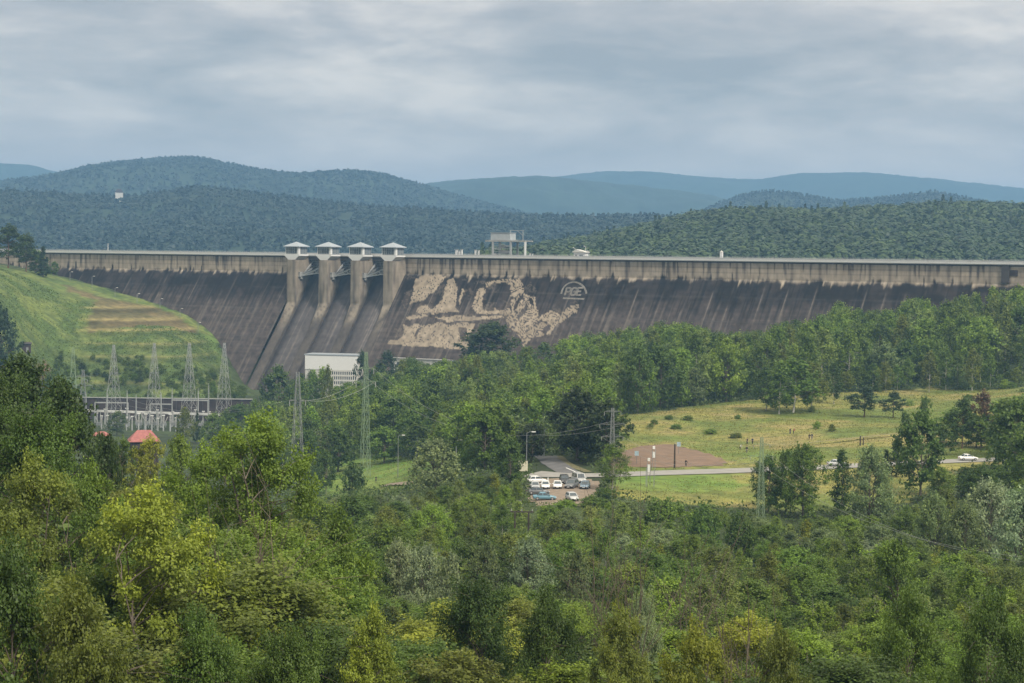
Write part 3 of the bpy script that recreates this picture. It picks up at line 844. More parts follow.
# shaft slot and trunnion boxes on the piers, bridges and radial gates in the bays
for i in range(3):
    a, b = SP[i] + PT / 2, SP[i + 1] - PT / 2
    mb = MB()
    mb.prism([(-5.6, 69.2), (5.2, 69.2), (5.2, 70.0), (-5.6, 70.0)], lambda p, t: dpt(a + .02 + (b - a - .04) * t, *p))
    mb.prism([(4.4, 67.6), (5.0, 67.6), (5.0, 69.2), (4.4, 69.2)], lambda p, t: dpt(a + .02 + (b - a - .04) * t, *p))
    mb.prism([(-1.0, 67.6), (-.4, 67.6), (-.4, 69.2), (-1.0, 69.2)], lambda p, t: dpt(a + .02 + (b - a - .04) * t, *p))
    dbuild(mb, 'bridge_deck', DARKC)
    # radial gate: curved skin plate, ribs, two lattice arms
    gz0, gz1, R0 = 60.6, 68.0, 11.6
    tn, tz_ = 11.2, 59.4
    prof = []
    for k in range(13):
        zz = gz0 + (gz1 - gz0) * k / 12
        prof.append((tn - math.sqrt(max(.1, R0 ** 2 - (zz - tz_) ** 2)), zz))
    poly = prof + [(n - .18, z) for n, z in reversed(prof)]
    gate = dbuild(MB().prism(poly, lambda p, t: dpt(a + .12 + (b - a - .24) * t, *p)), 'radial_gate', STEELD)
    mb = MB()
    for k in range(0, 13, 2):
        n, zz = prof[k]; mb.bar(dpt(a + .2, n + .15, zz), dpt(b - .2, n + .15, zz), .3)
    for q in np.linspace(a + .6, b - .6, 7):
        for k in range(12): mb.bar(dpt(q, prof[k][0] + .2, prof[k][1]), dpt(q, prof[k + 1][0] + .2, prof[k + 1][1]), .2)
    dbuild(mb, 'gate_rib', STEEL, gate).parent = gate
    for q in (a + .9, b - .9):
        mb = MB(); t0 = (tn, tz_)
        for k in (2, 6, 10): mb.bar(dpt(q, prof[k][0] + .3, prof[k][1]), dpt(q, *t0), .6)
        for fct in (.25, .5, .75):
            p2, p6, p10 = [tuple(np.array(prof[k]) * (1 - fct) + np.array(t0) * fct) for k in (2, 6, 10)]
            mb.bar(dpt(q, *p2), dpt(q, *p6), .22); mb.bar(dpt(q, *p6), dpt(q, *p10), .22)
            f2 = fct - .25; pp = tuple(np.array(prof[6]) * (1 - f2) + np.array(t0) * f2)
            mb.bar(dpt(q, *p2), dpt(q, *pp), .2); mb.bar(dpt(q, *p10), dpt(q, *pp), .2)
        dbuild(mb, 'gate_arm', STEEL, gate)
    mb = MB(); t0, tp_, bt_ = np.array([a + .8, 11.4, 59.6]), np.array([b - .2, 7.5, 65.6]), np.array([b - .2, 8.5, 61.8])
    L3 = lambda p, q, t: tuple(p * (1 - t) + q * t)
    mb.bar(dpt(*t0), dpt(*tp_), .5); mb.bar(dpt(*t0), dpt(*bt_), .5); mb.bar(dpt(*tp_), dpt(*bt_), .4)
    for k in range(1, 6):
        mb.bar(dpt(*L3(t0, tp_, k / 6)), dpt(*L3(t0, bt_, (k + .5) / 6)), .26); mb.bar(dpt(*L3(t0, bt_, (k + .5) / 6)), dpt(*L3(t0, tp_, (k + 1) / 6)), .26)
    dbuild(mb, 'stair_lattice', STEEL)
    mb = MB()
    c = dpt(a + .6, 12.0, 60.2); mb.box(c, (1.15, 2.6, 2.2), DANG); mb.box(c + np.array([0, 0, 1.2]), (1.15, 3.0, .22), DANG)
    mb.box(dpt(a + .5, 11.4, 58.5), (.95, 1.6, 1.2), DANG)
    dbuild(mb, 'trunnion_box', GREYC)
# sloping abutment wall beside the spillway and a small doorway gallery
for px in (1006,):
    s = s_at(px)
    dbuild(MB().box(dpt(s, FACE + .45, 65.6), (3.2, .9, 7.2), DANG), 'buttress', DARKC)
    dbuild(MB().box(dpt(s_at(1014), FACE + .06, 66.2), (3.4, .3, 2.4), DANG), 'gallery_door', BROWNW)

# washed lettering on the face: an arch, three italic letters, a bar
def onface(px, py, lift=.06):
    p, s = dam_hit(px, py); return p
pa, pb = onface(563, 298), onface(585, 298)
pc = onface(565, 283)
ex = (pb - pa); wid = np.linalg.norm(ex); ex = ex / wid
upv = np.array([0, 0, 1.0]) - DN * BAT; upv /= np.linalg.norm(upv)
nrm = np.cross(ex, upv); nrm /= np.linalg.norm(nrm)
if nrm[1] > 0: nrm = -nrm
def flat_bar(mb, pts, w):
    """painted stroke on the face plane"""
    for a, b in zip(pts[:-1], pts[1:]):
        a, b = np.array(a), np.array(b); d = (b - a) / (np.linalg.norm(b - a) + 1e-9); x = np.cross(d, nrm) * w / 2
        q = [a - x - d * w * .2, b - x + d * w * .2, b + x + d * w * .2, a + x - d * w * .2]
        mb.add([p + nrm * .05 for p in q] + [p + nrm * .10 for p in q], [(4, 5, 6, 7), (0, 1, 5, 4), (1, 2, 6, 5), (2, 3, 7, 6), (3, 0, 4, 7)])
LOGO = plain('washed_letter_concrete', (.16, .15, .135), .9, var=.35, scale=.8)
def lo(x, y): return onface(380 + x / 3.795, 220 + y / 3.795)
mb = MB()
flat_bar(mb, [lo(736 + 48 * math.cos(a), 286 - 50 * math.sin(a)) for a in np.linspace(R(172), R(8), 16)], .9)
dbuild(mb, 'logo_arch', LOGO)
mb = MB()
flat_bar(mb, [lo(696, 297), lo(774, 300)], .9)
dbuild(mb, 'logo_bar', LOGO)
def glyph(strokes, x0):
    mb = MB()
    for st in strokes:
        flat_bar(mb, [lo(x0 + x * 17 + (1 - y) * 7, 258 + y * 27) for x, y in st], 1.0)
    return mb
dbuild(glyph([[(0, 1), (0, 0), (.7, 0), (1, .12), (1, .4), (.7, .54), (0, .54)]], 702), 'logo_letter', LOGO)
dbuild(glyph([[(1, .12), (.75, 0), (.3, 0), (0, .25), (0, .78), (.25, 1), (.75, 1), (1, .85), (1, .52), (.55, .52)]], 723), 'logo_letter', LOGO)
dbuild(glyph([[(1, 0), (0, 0), (0, 1), (1, 1)], [(0, .5), (.8, .5)]], 745), 'logo_letter', LOGO)

# ------------------------------------------------------------------ gatehouses on the piers
gh = empty('gatehouse', dpt(SP[0], 11.3, 69.8), DANG)
def ghouse(root):
    w, dpth, h = 8.2, 7.2, 3.5
    mb = MB()
    # white flared base that narrows to the pier
    prof = [(w / 2 + .5, 0.0), (w / 2 + .5, .55), (w / 2 - .2, .75), (w / 2 - .2, .8)]
    mb.box((0, 0, .2), (w + 1.0, dpth + .8, .7))
    vs = [(-w / 2 - .5, -dpth / 2 - .4, -.15), (w / 2 + .5, -dpth / 2 - .4, -.15), (w / 2 + .5, dpth / 2 + .4, -.15), (-w / 2 - .5, dpth / 2 + .4, -.15),
          (-2.15, -dpth / 2 - .3, -2.15), (2.15, -dpth / 2 - .3, -2.15), (2.15, dpth / 2, -2.15), (-2.15, dpth / 2, -2.15)]
    mb.add(vs, [(0, 1, 5, 4), (1, 2, 6, 5), (2, 3, 7, 6), (3, 0, 4, 7), (4, 5, 6, 7)])
    mb.build('flared_base', WHITE2, root)
    b = MB().box((0, 0, .8 + h / 2), (w - .3, dpth - .3, h)).build('glazed_wall', GLASSG, root)
    mb = MB()
    for x in np.linspace(-w / 2 + .15, w / 2 - .15, 7): mb.box((x, -dpth / 2 + .12, .8 + h / 2), (.16, .16, h))
    for zz in (1.0, 2.4, 3.7): mb.box((0, -dpth / 2 + .13, zz), (w - .5, .12, .12))
    for y in np.linspace(-dpth / 2 + 1.8, dpth / 2 - .2, 5): mb.box((w / 2 - .12, y, .8 + h / 2), (.14, .14, h))
    mb.build('mullion', STEEL, root)
    MB().box((-.2, -dpth / 2 + .12, 2.2), (2.5, .1, 2.2)).build('window', GLASS, root)
    MB().box((2.3, -dpth / 2 + .11, 2.2), (2.2, .1, 2.2)).build('window', GLASS, root)
    MB().box((w / 2 - .35, -dpth / 2 + .6, .8 + h / 2), (.9, 1.3, h)).build('corner_pillar', WHITE2, root)
    MB().box((-w / 2 + .05, 0, .8 + h / 2), (.3, dpth, h)).build('side_wall', WHITE2, root)
    ov = .95; z0 = .8 + h; X, Y = w / 2 + ov, dpth / 2 + ov
    MB().add([(-X, -Y, z0), (X, -Y, z0), (X, Y, z0), (-X, Y, z0), (-X, -Y, z0 + .35), (X, -Y, z0 + .35), (X, Y, z0 + .35), (-X, Y, z0 + .35), (0, 0, z0 + 2.7)],
             [(0, 3, 2, 1), (0, 1, 5, 4), (1, 2, 6, 5), (2, 3, 7, 6), (3, 0, 4, 7), (4, 5, 8), (5, 6, 8), (6, 7, 8), (7, 4, 8)]).build('roof', ROOFG, root)
ghouse(gh)
GHL = ['white and grey pyramid-roofed gatehouse on first spillway pier, nearest the grassy hillside',
       'white and grey pyramid-roofed gatehouse on second spillway pier from the grassy hillside',
       'white and grey pyramid-roofed gatehouse on third spillway pier from the grassy hillside',
       'white and grey pyramid-roofed gatehouse on fourth spillway pier, next to the washed pattern']
for i, s in enumerate(SP):
    o = gh if i == 0 else copy_thing(gh, dpt(s, 11.3, 69.8))
    tag(o, GHL[i], 'gatehouse', 'gatehouses on the spillway piers')

# ------------------------------------------------------------------ things on the crest
def crest_at(px, n=0, z=70.02): return dpt(s_at(px, n, z + 2), n, z)
c0 = crest_at(509)
gc = empty('gantry_crane', c0, DANG)
gc.scale = (.84, .8, .63)
tag(gc, 'grey gantry crane with pale machine cabin standing on the dam crest', 'crane')
for x, y in ((-8.6, -3.9), (-8.6, 3.9), (3.4, -3.9), (3.4, 3.9), (13, -3.9)):
    MB().box((x, y, 6.0), (1.1, .8, 12.0)).build('leg', STEEL if x < 4 else WHITE2, gc)
mb = MB()
for y in (-3.9, 3.9): mb.box((0, y, 12.5), (27, .9, 1.1)) ; mb.box((0, y, 13.6), (26, .06, .06)); 
for x in np.linspace(-13, 13, 14): mb.bar((x, -3.9, 13.0), (x, -3.9, 13.7), .06)
mb.box((0, 0, 12.45), (26, 7, .3)); mb.box((-4, 0, 13.1), (15, 7.4, .5))
mb.build('bridge_girder', GREYC, gc)
cb = MB().box((-4.0, 0, 16.0), (13, 6.5, 5.4)).build('machine_cabin', plain('cabin_grey', (.36, .385, .4), .6, var=.1, scale=.4), gc)
MB().box((-4.0, 0, 18.85), (13.6, 7, .35)).build('roof', ROOFG, cb)
mb = MB()
for zz in (2.2, 4.4, 6.6, 8.8): mb.bar((-8.6, -3.9, zz), (3.4, -3.9, zz), .22)
for k, zz in enumerate((0, 2.2, 4.4, 6.6, 8.8)): mb.bar((-8.6 if k % 2 else 3.4, -3.9, zz), (3.4 if k % 2 else -8.6, -3.9, zz + 2.2), .2)
mb.build('cross_brace', STEEL, gc)
mb = MB().box((-2.6, -1, 4.2), (5.5, 4, 3.0)); mb.box((-2.6, -1, 8.2), (3.5, 3.0, 2.2)); mb.build('hoist_block', STEELD, gc)
mb = MB(); mb.bar((1, -1, 20.6), (10.5, -1, 20.6), .35); mb.bar((9.8, -1, 20.6), (9.8, -1, 12.8), .3); mb.bar((1.5, -1, 20.6), (1.5, -1, 18.9), .3); mb.bar((6, -1, 20.5), (9.8, -1, 16.8), .18)
mb.build('jib', STEEL, gc)
MB().box((-8.2, -2.5, 1.8), (2.6, 2.6, 3.4)).build('cable_drum', GREYC, gc)

hut = empty('crest_hut', crest_at(581), DANG)
hut.scale = (.72, .8, .66)
tag(hut, 'small white hut with sloping roof on the dam crest above the arched logo', 'hut')
MB().box((0, 0, 2.1), (8.5, 4, 4.2)).build('wall', WHITE2, hut)
MB().prism([(-5.2, 4.25), (5.2, 4.25), (5.2, 4.45), (-2.2, 6.4), (-5.2, 4.6)], lambda p, t: (p[0], -2.6 + 5.2 * t, p[1])).build('roof', WHITE, hut)
MB().box((1.4, -2.03, 1.9), (2.6, .08, 1.7)).build('window', GLASS, hut)
MB().box((-2.4, -2.03, 1.4), (1.3, .08, 2.6)).build('door', BROWNW, hut)

def mast(name, label, px, h, r, cat, group=None, n=-3, head=None, mat=WHITE2, sq=False):
    o = empty(name, crest_at(px, n), DANG); tag(o, label, cat, group)
    (MB().box((0, 0, h / 2), (r * 2, r * 2, h)) if sq else MB().tube([(0, 0, 0), (0, 0, h)], [r, r * .7], 8)).build('post', mat, o)
    if head == 'lamp':
        m = MB(); m.bar((0, 0, h - .1), (0, -1.5, h + .2), .1); m.build('arm', mat, o); MB().box((0, -1.7, h + .2), (.35, .9, .2)).build('lamp_head', WHITE2, o)
    elif head == 'cap': MB().box((0, 0, h + .1), (r * 3, r * 3, .25)).build('cap', STEEL, o)
    return o
mast('crest_mast', 'tall thin white mast alone on the crest above the grassy hillside', 108, 4.8, .22, 'mast', head='cap')
WP = 'white posts in a row on the crest'
mast('white_post', 'thick white post, first of three beside the gatehouses', 456.5, 3.4, .5, 'post', WP, sq=True, head='cap')
mast('white_post', 'thick white post, middle one of three beside the gatehouses', 459.5, 2.9, .4, 'post', WP, sq=True, head='cap')
mast('white_post', 'thick white post, last of three, nearer the gantry crane', 461.8, 3.5, .35, 'post', WP, sq=True, head='cap')
mast('white_post', 'slim white post of a pair, the one nearer the gatehouses', 475.5, 3.4, .35, 'post', WP, sq=True, head='cap')
mast('white_post', 'slim white post of a pair, the one nearer the gantry crane', 478.6, 3.2, .35, 'post', WP, sq=True, head='cap')
mast('white_post', 'short white post just past the gantry crane, first of two', 530, 2.0, .25, 'post', WP, sq=True, head='cap')
mast('white_post', 'short white post just past the gantry crane, second of two', 532.5, 1.8, .25, 'post', WP, sq=True, head='cap')
mast('crest_lamp', 'lamp on thin mast before the white crest hut', 575, 4.8, .12, 'lamp', 'lamps by the crest hut', head='lamp')
mast('crest_lamp', 'lamp on thin mast behind the white crest hut, toward the meadow side', 585.6, 5.6, .12, 'lamp', 'lamps by the crest hut', head='lamp')
mast('crest_lamp', 'low lamp on short mast farthest past the white crest hut', 589, 3.4, .12, 'lamp', 'lamps by the crest hut', head='lamp')
kb = empty('white_kiosk', crest_at(721.5, -3), DANG); tag(kb, 'slim white kiosk tower alone on the crest, beyond the hut with the arched logo', 'kiosk')
kb.scale = (.75, .75, .68); MB().box((0, 0, 2.6), (1.5, 1.5, 5.2)).build('wall', WHITE2, kb); MB().add([(-.9, -.9, 5.2), (.9, -.9, 5.2), (.9, .9, 5.2), (-.9, .9, 5.2), (0, 0, 6.6)], [(0, 1, 4), (1, 2, 4), (2, 3, 4), (3, 0, 4), (3, 2, 1, 0)]).build('roof', WHITE, kb)

# ------------------------------------------------------------------ powerhouse and toe wall
def facing(p): return math.atan2(p[0], p[1]) * -1     # rotate so that local -y looks at the camera side
pt = P(331.5, 372, 925); pz = 2.0
ph = empty('powerhouse', (pt[0], pt[1], pz), DANG + .35)
tag(ph, 'white powerhouse block with latticed openings at the foot of the spillway', 'building')
tops = P(331, 355.5, 925)[2]; hgt = tops - pz
wd = 25.5
MB().box((0, 6, hgt / 2), (wd, 12, hgt)).build('wall', WHITE, ph)
MB().box((0, 6, hgt + .25), (wd + .8, 12.8, .5)).build('roof', ROOFG, ph)
MB().box((0, -.12, hgt - 3.4), (wd + .06, .24, 6.4)).build('fascia_panel', WHITE2, ph)
lat = MB(); dark = MB().box((4.6, -.04, hgt - 12.6), (15, .1, 11.4))
dark.build('window', GLASS, ph)
for k in range(16): lat.box((4.6 - 7.5 + 1.0 * k, -.18, hgt - 12.6), (.42, .2, 11.4))
for k in range(6): lat.box((4.6, -.2, hgt - 18.2 + 2.25 * k), (15, .24, .8))
lat.build('lattice_screen', WHITE, ph)
MB().box((9.5, -1.6, (hgt - 18) / 2), (4, 3, hgt - 18)).build('entrance_block', WHITE2, ph)
MB().box((-8, -.05, hgt - 10), (1.6, .12, 2.2)).build('door', GREYC, ph)

tw = empty('toe_wall', P(402, 362, 930) * np.array([1, 1, 0]) + np.array([0, 0, 10]), DANG)
tag(tw, 'long low white wall at the dam foot under the washed pattern', 'wall')
z_t = P(425, 359.5, 925)[2] - 10
MB().box((12, 0, z_t / 2), (34, 3, z_t)).build('wall', WHITE, tw)
MB().box((12, 0, z_t + .2), (34.6, 3.6, .4)).build('coping', GREYC, tw)
for k in range(4): MB().box((-1 + 8.4 * k, -1.56, z_t - 2.2), (1.6, .14, 1.3)).build('window', GLASS, tw)

# ------------------------------------------------------------------ lattice pylons
def pylon(name, base, H, wb, wt, mat, arms, rz=0, s=.2, label=None, group=None, cross=9, cat='pylon'):
    o = empty(name, base, rz); tag(o, label, cat, group)
    mb = MB(); zz = [H * (1 - (1 - k / cross) ** 1.15) for k in range(cross + 1)]
    def hw(z): return wb / 2 + (wt / 2 - wb / 2) * min(1, z / (H * .97))
    def c(i, z): a = hw(z); return ((-a, -a, z), (a, -a, z), (a, a, z), (-a, a, z))[i]
    legs = MB()
    for i in range(4): legs.bar(c(i, 0), c(i, H), s * 1.25)
    for k in range(cross):
        for i in range(4):
            j = (i + 1) % 4
            mb.bar(c(i, zz[k]), c(j, zz[k + 1]), s * .75); mb.bar(c(j, zz[k]), c(i, zz[k + 1]), s * .75)
            mb.bar(c(i, zz[k + 1]), c(j, zz[k + 1]), s * .6)
    mb.build('bracing_lattice', mat, o); legs.build('corner_leg_frame', mat, o)
    for z, half in arms:
        m = MB(); m.bar((-half, 0, z + .1), (half, 0, z + .1), s * .6)
        for sx in (-1, 1):
            tip = (sx * half, 0, z + .1)
            for yy in (-1, 1):
                a = hw(z); m.bar((sx * a, yy * a, z), tip, s * .7); m.bar((sx * a, yy * a, z + half * .22), tip, s * .6)
            for f in (.33, .66):
                q = sx * (a + (half - a) * f); m.bar((q, 0, z + .05), (q, 0, z + half * .22 * (1 - f)), s * .5)
        m.build('cross_arm', mat, o)
        for sx in (-1, 1):
            if half > 1.5: MB().tube([(sx * half, 0, z), (sx * half, 0, z - 1.5 * H / 34)], .1 * H / 34, 6).build('insulator', GREYC, o)
    return o

SUBG = 'grey lattice towers in front of the substation'
def px_pylon(px, top, base_py, d, name, **k):
    b = P(px, base_py, d); b[2] = tz(b[0], b[1]) - .2
    H = P(px, top, d)[2] - b[2]
    return pylon(name, b, H, **k), b, H
for px, tp, lab in ((113.5, 345, 'grey lattice tower over the substation, nearest the dark foreground trees'),
                    (154, 343, 'grey lattice tower over the substation, directly behind the red roof'),
                    (189, 343, 'grey lattice tower over the substation, third along toward the dam'),
                    (224, 343, 'grey lattice tower over the substation, closest to the dam toe')):
    px_pylon(px, tp, 428, 875, 'lattice_tower', wb=6.4, wt=.7, mat=STEEL, arms=((25, 1.6),), rz=DANG + .2, s=.09, label=lab, group=SUBG)
pg, pgb, pgh = px_pylon(73, 348, 430, 860, 'lattice_pylon', wb=4.5, wt=.8, mat=GREENP, arms=((22, 6),), rz=.3, s=.13, label='green lattice pylon with wide cross arm at the foot of the grassy hillside')
px_pylon(83, 370, 430, 870, 'lattice_pylon', wb=4, wt=.8, mat=STEELD, arms=((19, 4), (23, 3)), rz=.3, s=.13, label='dark grey lattice pylon with two short cross arms beside the green one')
p365, b365, h365 = px_pylon(365, 352, 478, 600, 'lattice_pylon', wb=2.6, wt=.7, mat=GREENP, arms=((h_, w_) for h_, w_ in ((33, 2.6), (29, 3.2))), rz=.5, s=.085, label='tall green lattice pylon standing on the small lawn before the powerhouse', cross=9)
p297, b297, h297 = px_pylon(297, 372, 486, 590, 'lattice_pylon', wb=4.0, wt=.8, mat=STEELD, arms=((27, 2.4),), rz=.35, s=.08, label='tall grey lattice pylon in the trees between powerhouse and lawn', cross=10)
p611, b611, h611 = px_pylon(611.5, 408, 497, 398, 'lattice_pylon', wb=1.4, wt=.4, mat=STEELD, arms=((15.6, 1.7), (13.1, 2.6), (10.6, 2.2)), rz=.2, s=.042, label='slim grey lattice pylon with three cross arms beside the car park', cross=12)
p760, b760, h760 = px_pylon(760.5, 437, 521, 372, 'lattice_pylon', wb=1.3, wt=.4, mat=GREENP, arms=((14.2, 1.6), (12.0, 2.2)), rz=.2, s=.042, label='slim green lattice pylon among trees below the road and meadow', cross=12)

# ------------------------------------------------------------------ substation
SUBZ = tz(*P(155, 428, 880)[:2])
a_, b_ = P(84, 405, 925), P(247, 404, 905)
def between(name, pa, pb, z0, z1, th, mat, parent=None):
    a, b = np.array(pa[:2]), np.array(pb[:2]); c = (a + b) / 2; L = np.linalg.norm(b - a); rz = math.atan2(b[1] - a[1], b[0] - a[0])
    return c, L, rz
c, L, rz = between('x', P(58, 405, 917.2), P(252, 404, 917.2), 0, 0, 0, None)
zt, zb_ = P(155, 398.5, 917)[2], P(155, 412, 917)[2]
rw = empty('retaining_wall', (c[0], c[1], zb_ - 4), rz)
tag(rw, 'long dark brown retaining wall behind the substation under the grassy hillside', 'wall')
h = zt - zb_ + 4
MB().box((0, 0, h / 2), (L, 1.2, h)).build('wall', BROWNW, rw)
MB().box((0, -.15, h + .15), (L + .4, 1.7, .3)).build('coping', GREYC, rw)
mb = MB()
for k in range(int(L / 6) + 1): mb.box((-L / 2 + .5 + 6 * k, -.72, h / 2), (.45, .25, h))
mb.build('pilaster_rib', DARKC, rw)
c, L, rz = between('x', P(82, 412, 905), P(222, 412, 890), 0, 0, 0, None)
zl = P(150, 412.4, 897)[2]
bs = empty('busbar_beam', (c[0], c[1], zl - 8), rz)
tag(bs, 'long white horizontal beam on posts running along the substation', 'beam')
MB().box((0, 0, 7.9), (L, 1.0, .95)).build('beam', WHITE2, bs)
for k in range(10): MB().box((-L / 2 + 2 + (L - 4) * k / 9, 0, 3.7), (.35, .35, 7.4)).build('post', STEEL, bs)
# tall gantry posts with lightning spikes
for px, tp, d, lab in ((107, 388, 890, 'nearest the dark foreground trees'), (127, 390, 885, 'by the first lattice tower'), (136, 394, 892, 'half way between the first two lattice towers'), (161, 392, 880, 'by the second lattice tower'),
                       (172, 388, 885, 'half way between the second and third lattice towers'), (198, 388, 885, 'by the third lattice tower'), (208.5, 383, 885, 'tallest, before the last lattice tower'), (86, 393, 890, 'at the far end of the dark wall')):
    b = P(px, 430, d); z0 = tz(b[0], b[1])
    o = empty('steel_post', (b[0], b[1], z0)); H = P(px, tp, d)[2] - z0
    tag(o, 'thin pale steel post in the substation, ' + lab, 'post', 'thin posts in the substation')
    MB().tube([(0, 0, 0), (0, 0, H * .8), (0, 0, H)], [.32, .26, .08], 7).build('shaft', STEEL, o)
    MB().box((0, 0, .25), (1, 1, .5)).build('footing', GREYC, o)
mb = None
for k, (x0, x1, yy, d) in enumerate(((95, 128, 402.5, 900), (150, 172, 404, 895), (172, 208, 400, 895))):
    a, b = P(x0, yy, d), P(x1, yy, d); zg = tz(a[0], a[1])
    o = empty('gantry_portal', (a[0], a[1], zg), math.atan2(b[1] - a[1], b[0] - a[0])); Lg = np.linalg.norm(b[:2] - a[:2]); Hg = a[2] - zg
    tag(o, ['grey portal frame crossing in front of the dark wall by the first lattice tower', 'grey portal frame crossing the dark wall past the second lattice tower', 'grey portal frame crossing the dark wall by the third lattice tower'][k], 'portal', 'portal frames in the substation')
    MB().box((Lg / 2, 0, Hg), (Lg, .5, .5)).build('beam', STEEL, o)
    for q in (0, Lg): MB().box((q, 0, Hg / 2), (.45, .45, Hg)).build('post', STEEL, o)
# insulator columns, breakers
gq = np.random.default_rng(5)
def insulator():
    o = empty('insulator_post')
    MB().box((0, 0, 1.4), (.5, .5, 2.8)).build('stand', STEEL, o)
    m = MB(); m.tube([(0, 0, 2.8 + .28 * k) for k in range(12)], [.42 if k % 2 else .24 for k in range(12)], 8); m.build('insulator', GREYC, o)
    MB().box((0, 0, 6.1), (1.2, .5, .35)).build('terminal', WHITE2, o)
    return o
def breaker():
    o = empty('circuit_breaker')
    MB().box((0, 0, 1.6), (2.4, .9, 1.3)).build('cabinet', STEELD, o)
    for x in (-.8, .8): MB().box((x, 0, .5), (.2, .5, 1.0)).build('leg', STEEL, o)
    for sx in (-1, 1): MB().tube([(sx * .4, 0, 2.2), (sx * 1.7, 0, 5.0)], [.24, .2], 8).build('insulator', GREYC, o)
    return o
pi_, pb_ = insulator(), breaker()
first = {0: True, 1: True}
ORD = ['first', 'second', 'third', 'fourth', 'fifth', 'sixth', 'seventh', 'eighth', 'ninth', 'tenth', 'eleventh', 'twelfth', 'thirteenth', 'fourteenth', 'fifteenth', 'sixteenth', 'seventeenth', 'eighteenth', 'nineteenth', 'twentieth']
for row, (d, n, typ, x0, x1) in enumerate(((893, 16, 0, 94, 214), (880, 13, 1, 96, 214), (868, 13, 0, 98, 180))):
    for k in range(n):
        px = x0 + (x1 - x0) * (k + .5) / n + gq.normal() * .8
        b = P(px, 425, d); b[2] = tz(b[0], b[1])
        src = pb_ if typ else pi_
        if first[typ]: o = src; o.location = Vector(b); o.rotation_euler.z = .1; first[typ] = False
        else: o = copy_thing(src, b, .1 + gq.normal() * .1)
        s = 1 + gq.normal() * .12; o.scale = (s, s, s)
        if typ: tag(o, 'grey substation breaker with white V-shaped insulators under the long white beam', 'breaker', 'alike breakers in one row of the substation')
        else: tag(o, 'grey ribbed insulator column ' + ('behind the breakers under the white beam' if row == 0 else 'before the breakers near the red roof'), 'insulator', 'alike insulator columns, ' + ('rear' if row == 0 else 'front') + ' row')

def hip_house(name, px, py_eave, py_ridge, d, w, dp, label, roof=REDR, wallm=BROWNW, rz=.25, ridge=.5):
    e = P(px, py_eave, d); zr = P(px, py_ridge, d)[2]; zg = min(tz(e[0], e[1]), e[2] - 2.6)
    o = empty(name, (e[0], e[1], zg), rz); tag(o, label, 'house')
    he = e[2] - zg; hr = zr - zg; X, Y = w / 2 + .6, dp / 2 + .6; q = w / 2 * ridge
    MB().box((0, 0, he / 2), (w, dp, he)).build('wall', wallm, o)
    rf = MB().add([(-X, -Y, he), (X, -Y, he), (X, Y, he), (-X, Y, he), (-X, -Y, he + .18), (X, -Y, he + .18), (X, Y, he + .18), (-X, Y, he + .18), (-q, 0, hr), (q, 0, hr)],
             [(3, 2, 1, 0), (0, 1, 5, 4), (1, 2, 6, 5), (2, 3, 7, 6), (3, 0, 4, 7), (4, 5, 9, 8), (5, 6, 9), (6, 7, 8, 9), (7, 4, 8)]).build('roof', roof, o)
    for x in (-w * .28, w * .28): MB().box((x, -dp / 2 - .02, he * .55), (1.2, .1, 1.3)).build('window', GLASS, o)
    MB().box((0, -dp / 2 - .02, 1.05), (1.0, .1, 2.1)).build('door', BROWNW, o)
    return o
hip_house('house', 144, 441, 430, 560, 7.6, 6.0, 'house with pale red hipped roof showing above the foreground trees below the substation')
hip_house('house', 101, 435.5, 431.5, 590, 4.2, 3.6, 'half-hidden house with small red roof behind the dark foreground trees')
# houses on the far hill
hip_house('far_house', 185, 200.5, 195.5, 3080, 15, 9, 'tiny white house with two pale gables high on the wooded hill across the lake', WHITE2, WHITE2)
hip_house('far_house', 157, 199, 193.5, 3100, 12, 9, 'tiny pale house with darker roof, near the white house across the lake', ROOFG, WHITE)
hip_house('far_house', 119, 192.5, 189, 3120, 12, 9, 'tiny brownish house in the clearing highest on the hill across the lake', BROWNW, WHITE)
# hillside hut
b = ghit(26, 352, 600); o = empty('hillside_hut', b, .3); tag(o, 'small dark hut at the bottom of the grassy hillside', 'hut')
MB().box((0, 0, 1.6), (4.2, 3.4, 4.2)).build('wall', BROWNW, o); MB().add([(-2.5, -2.1, 3.7), (2.5, -2.1, 3.7), (2.5, 2.1, 4.3), (-2.5, 2.1, 4.3), (-2.5, -2.1, 3.9), (2.5, -2.1, 3.9), (2.5, 2.1, 4.5), (-2.5, 2.1, 4.5)], [(3, 2, 1, 0), (4, 5, 6, 7), (0, 1, 5, 4), (1, 2, 6, 5), (2, 3, 7, 6), (3, 0, 4, 7)]).build('roof', DARKC, o)
MB().box((.5, -1.74, 1.2), (1, .1, 2)).build('door', STEELD, o)

# ------------------------------------------------------------------ poles, lamps, signs
def lamp_post(px, top, base, d, label, group=None, mat=STEELD, arm=1.2, r=.1, loc=None):
    b = P(px, base, d) if loc is None else np.array(loc); b[2] = tz(b[0], b[1]); H = (P(px, top, d)[2] - b[2]) if top is not None else base
    o = empty('street_lamp', b); tag(o, label, 'lamp', group)
    MB().tube([(0, 0, 0), (0, 0, H * .6), (0, 0, H)], [r * 1.3, r, r * .7], 8).build('post', mat, o)
    m = MB(); m.tube([(0, 0, H), (arm * .5, 0, H + .25), (arm, 0, H + .3)], r * .5, 6); m.build('arm', mat, o)
    MB().box((arm + .3, 0, H + .28), (.9, .34, .2)).build('lamp_head', WHITE2, o)
    return o
lamp_post(526.5, 433, 463, 440, 'grey street lamp at the road mouth before the dark trees by the car park', r=.09)
lamp_post(544, 430, 460, 470, 'street lamp half hidden between the dark trees above the car park', r=.1)
lamp_post(398, 436, 466, 575, 'grey lamp post at the edge of the small lawn past the green pylon', r=.09)
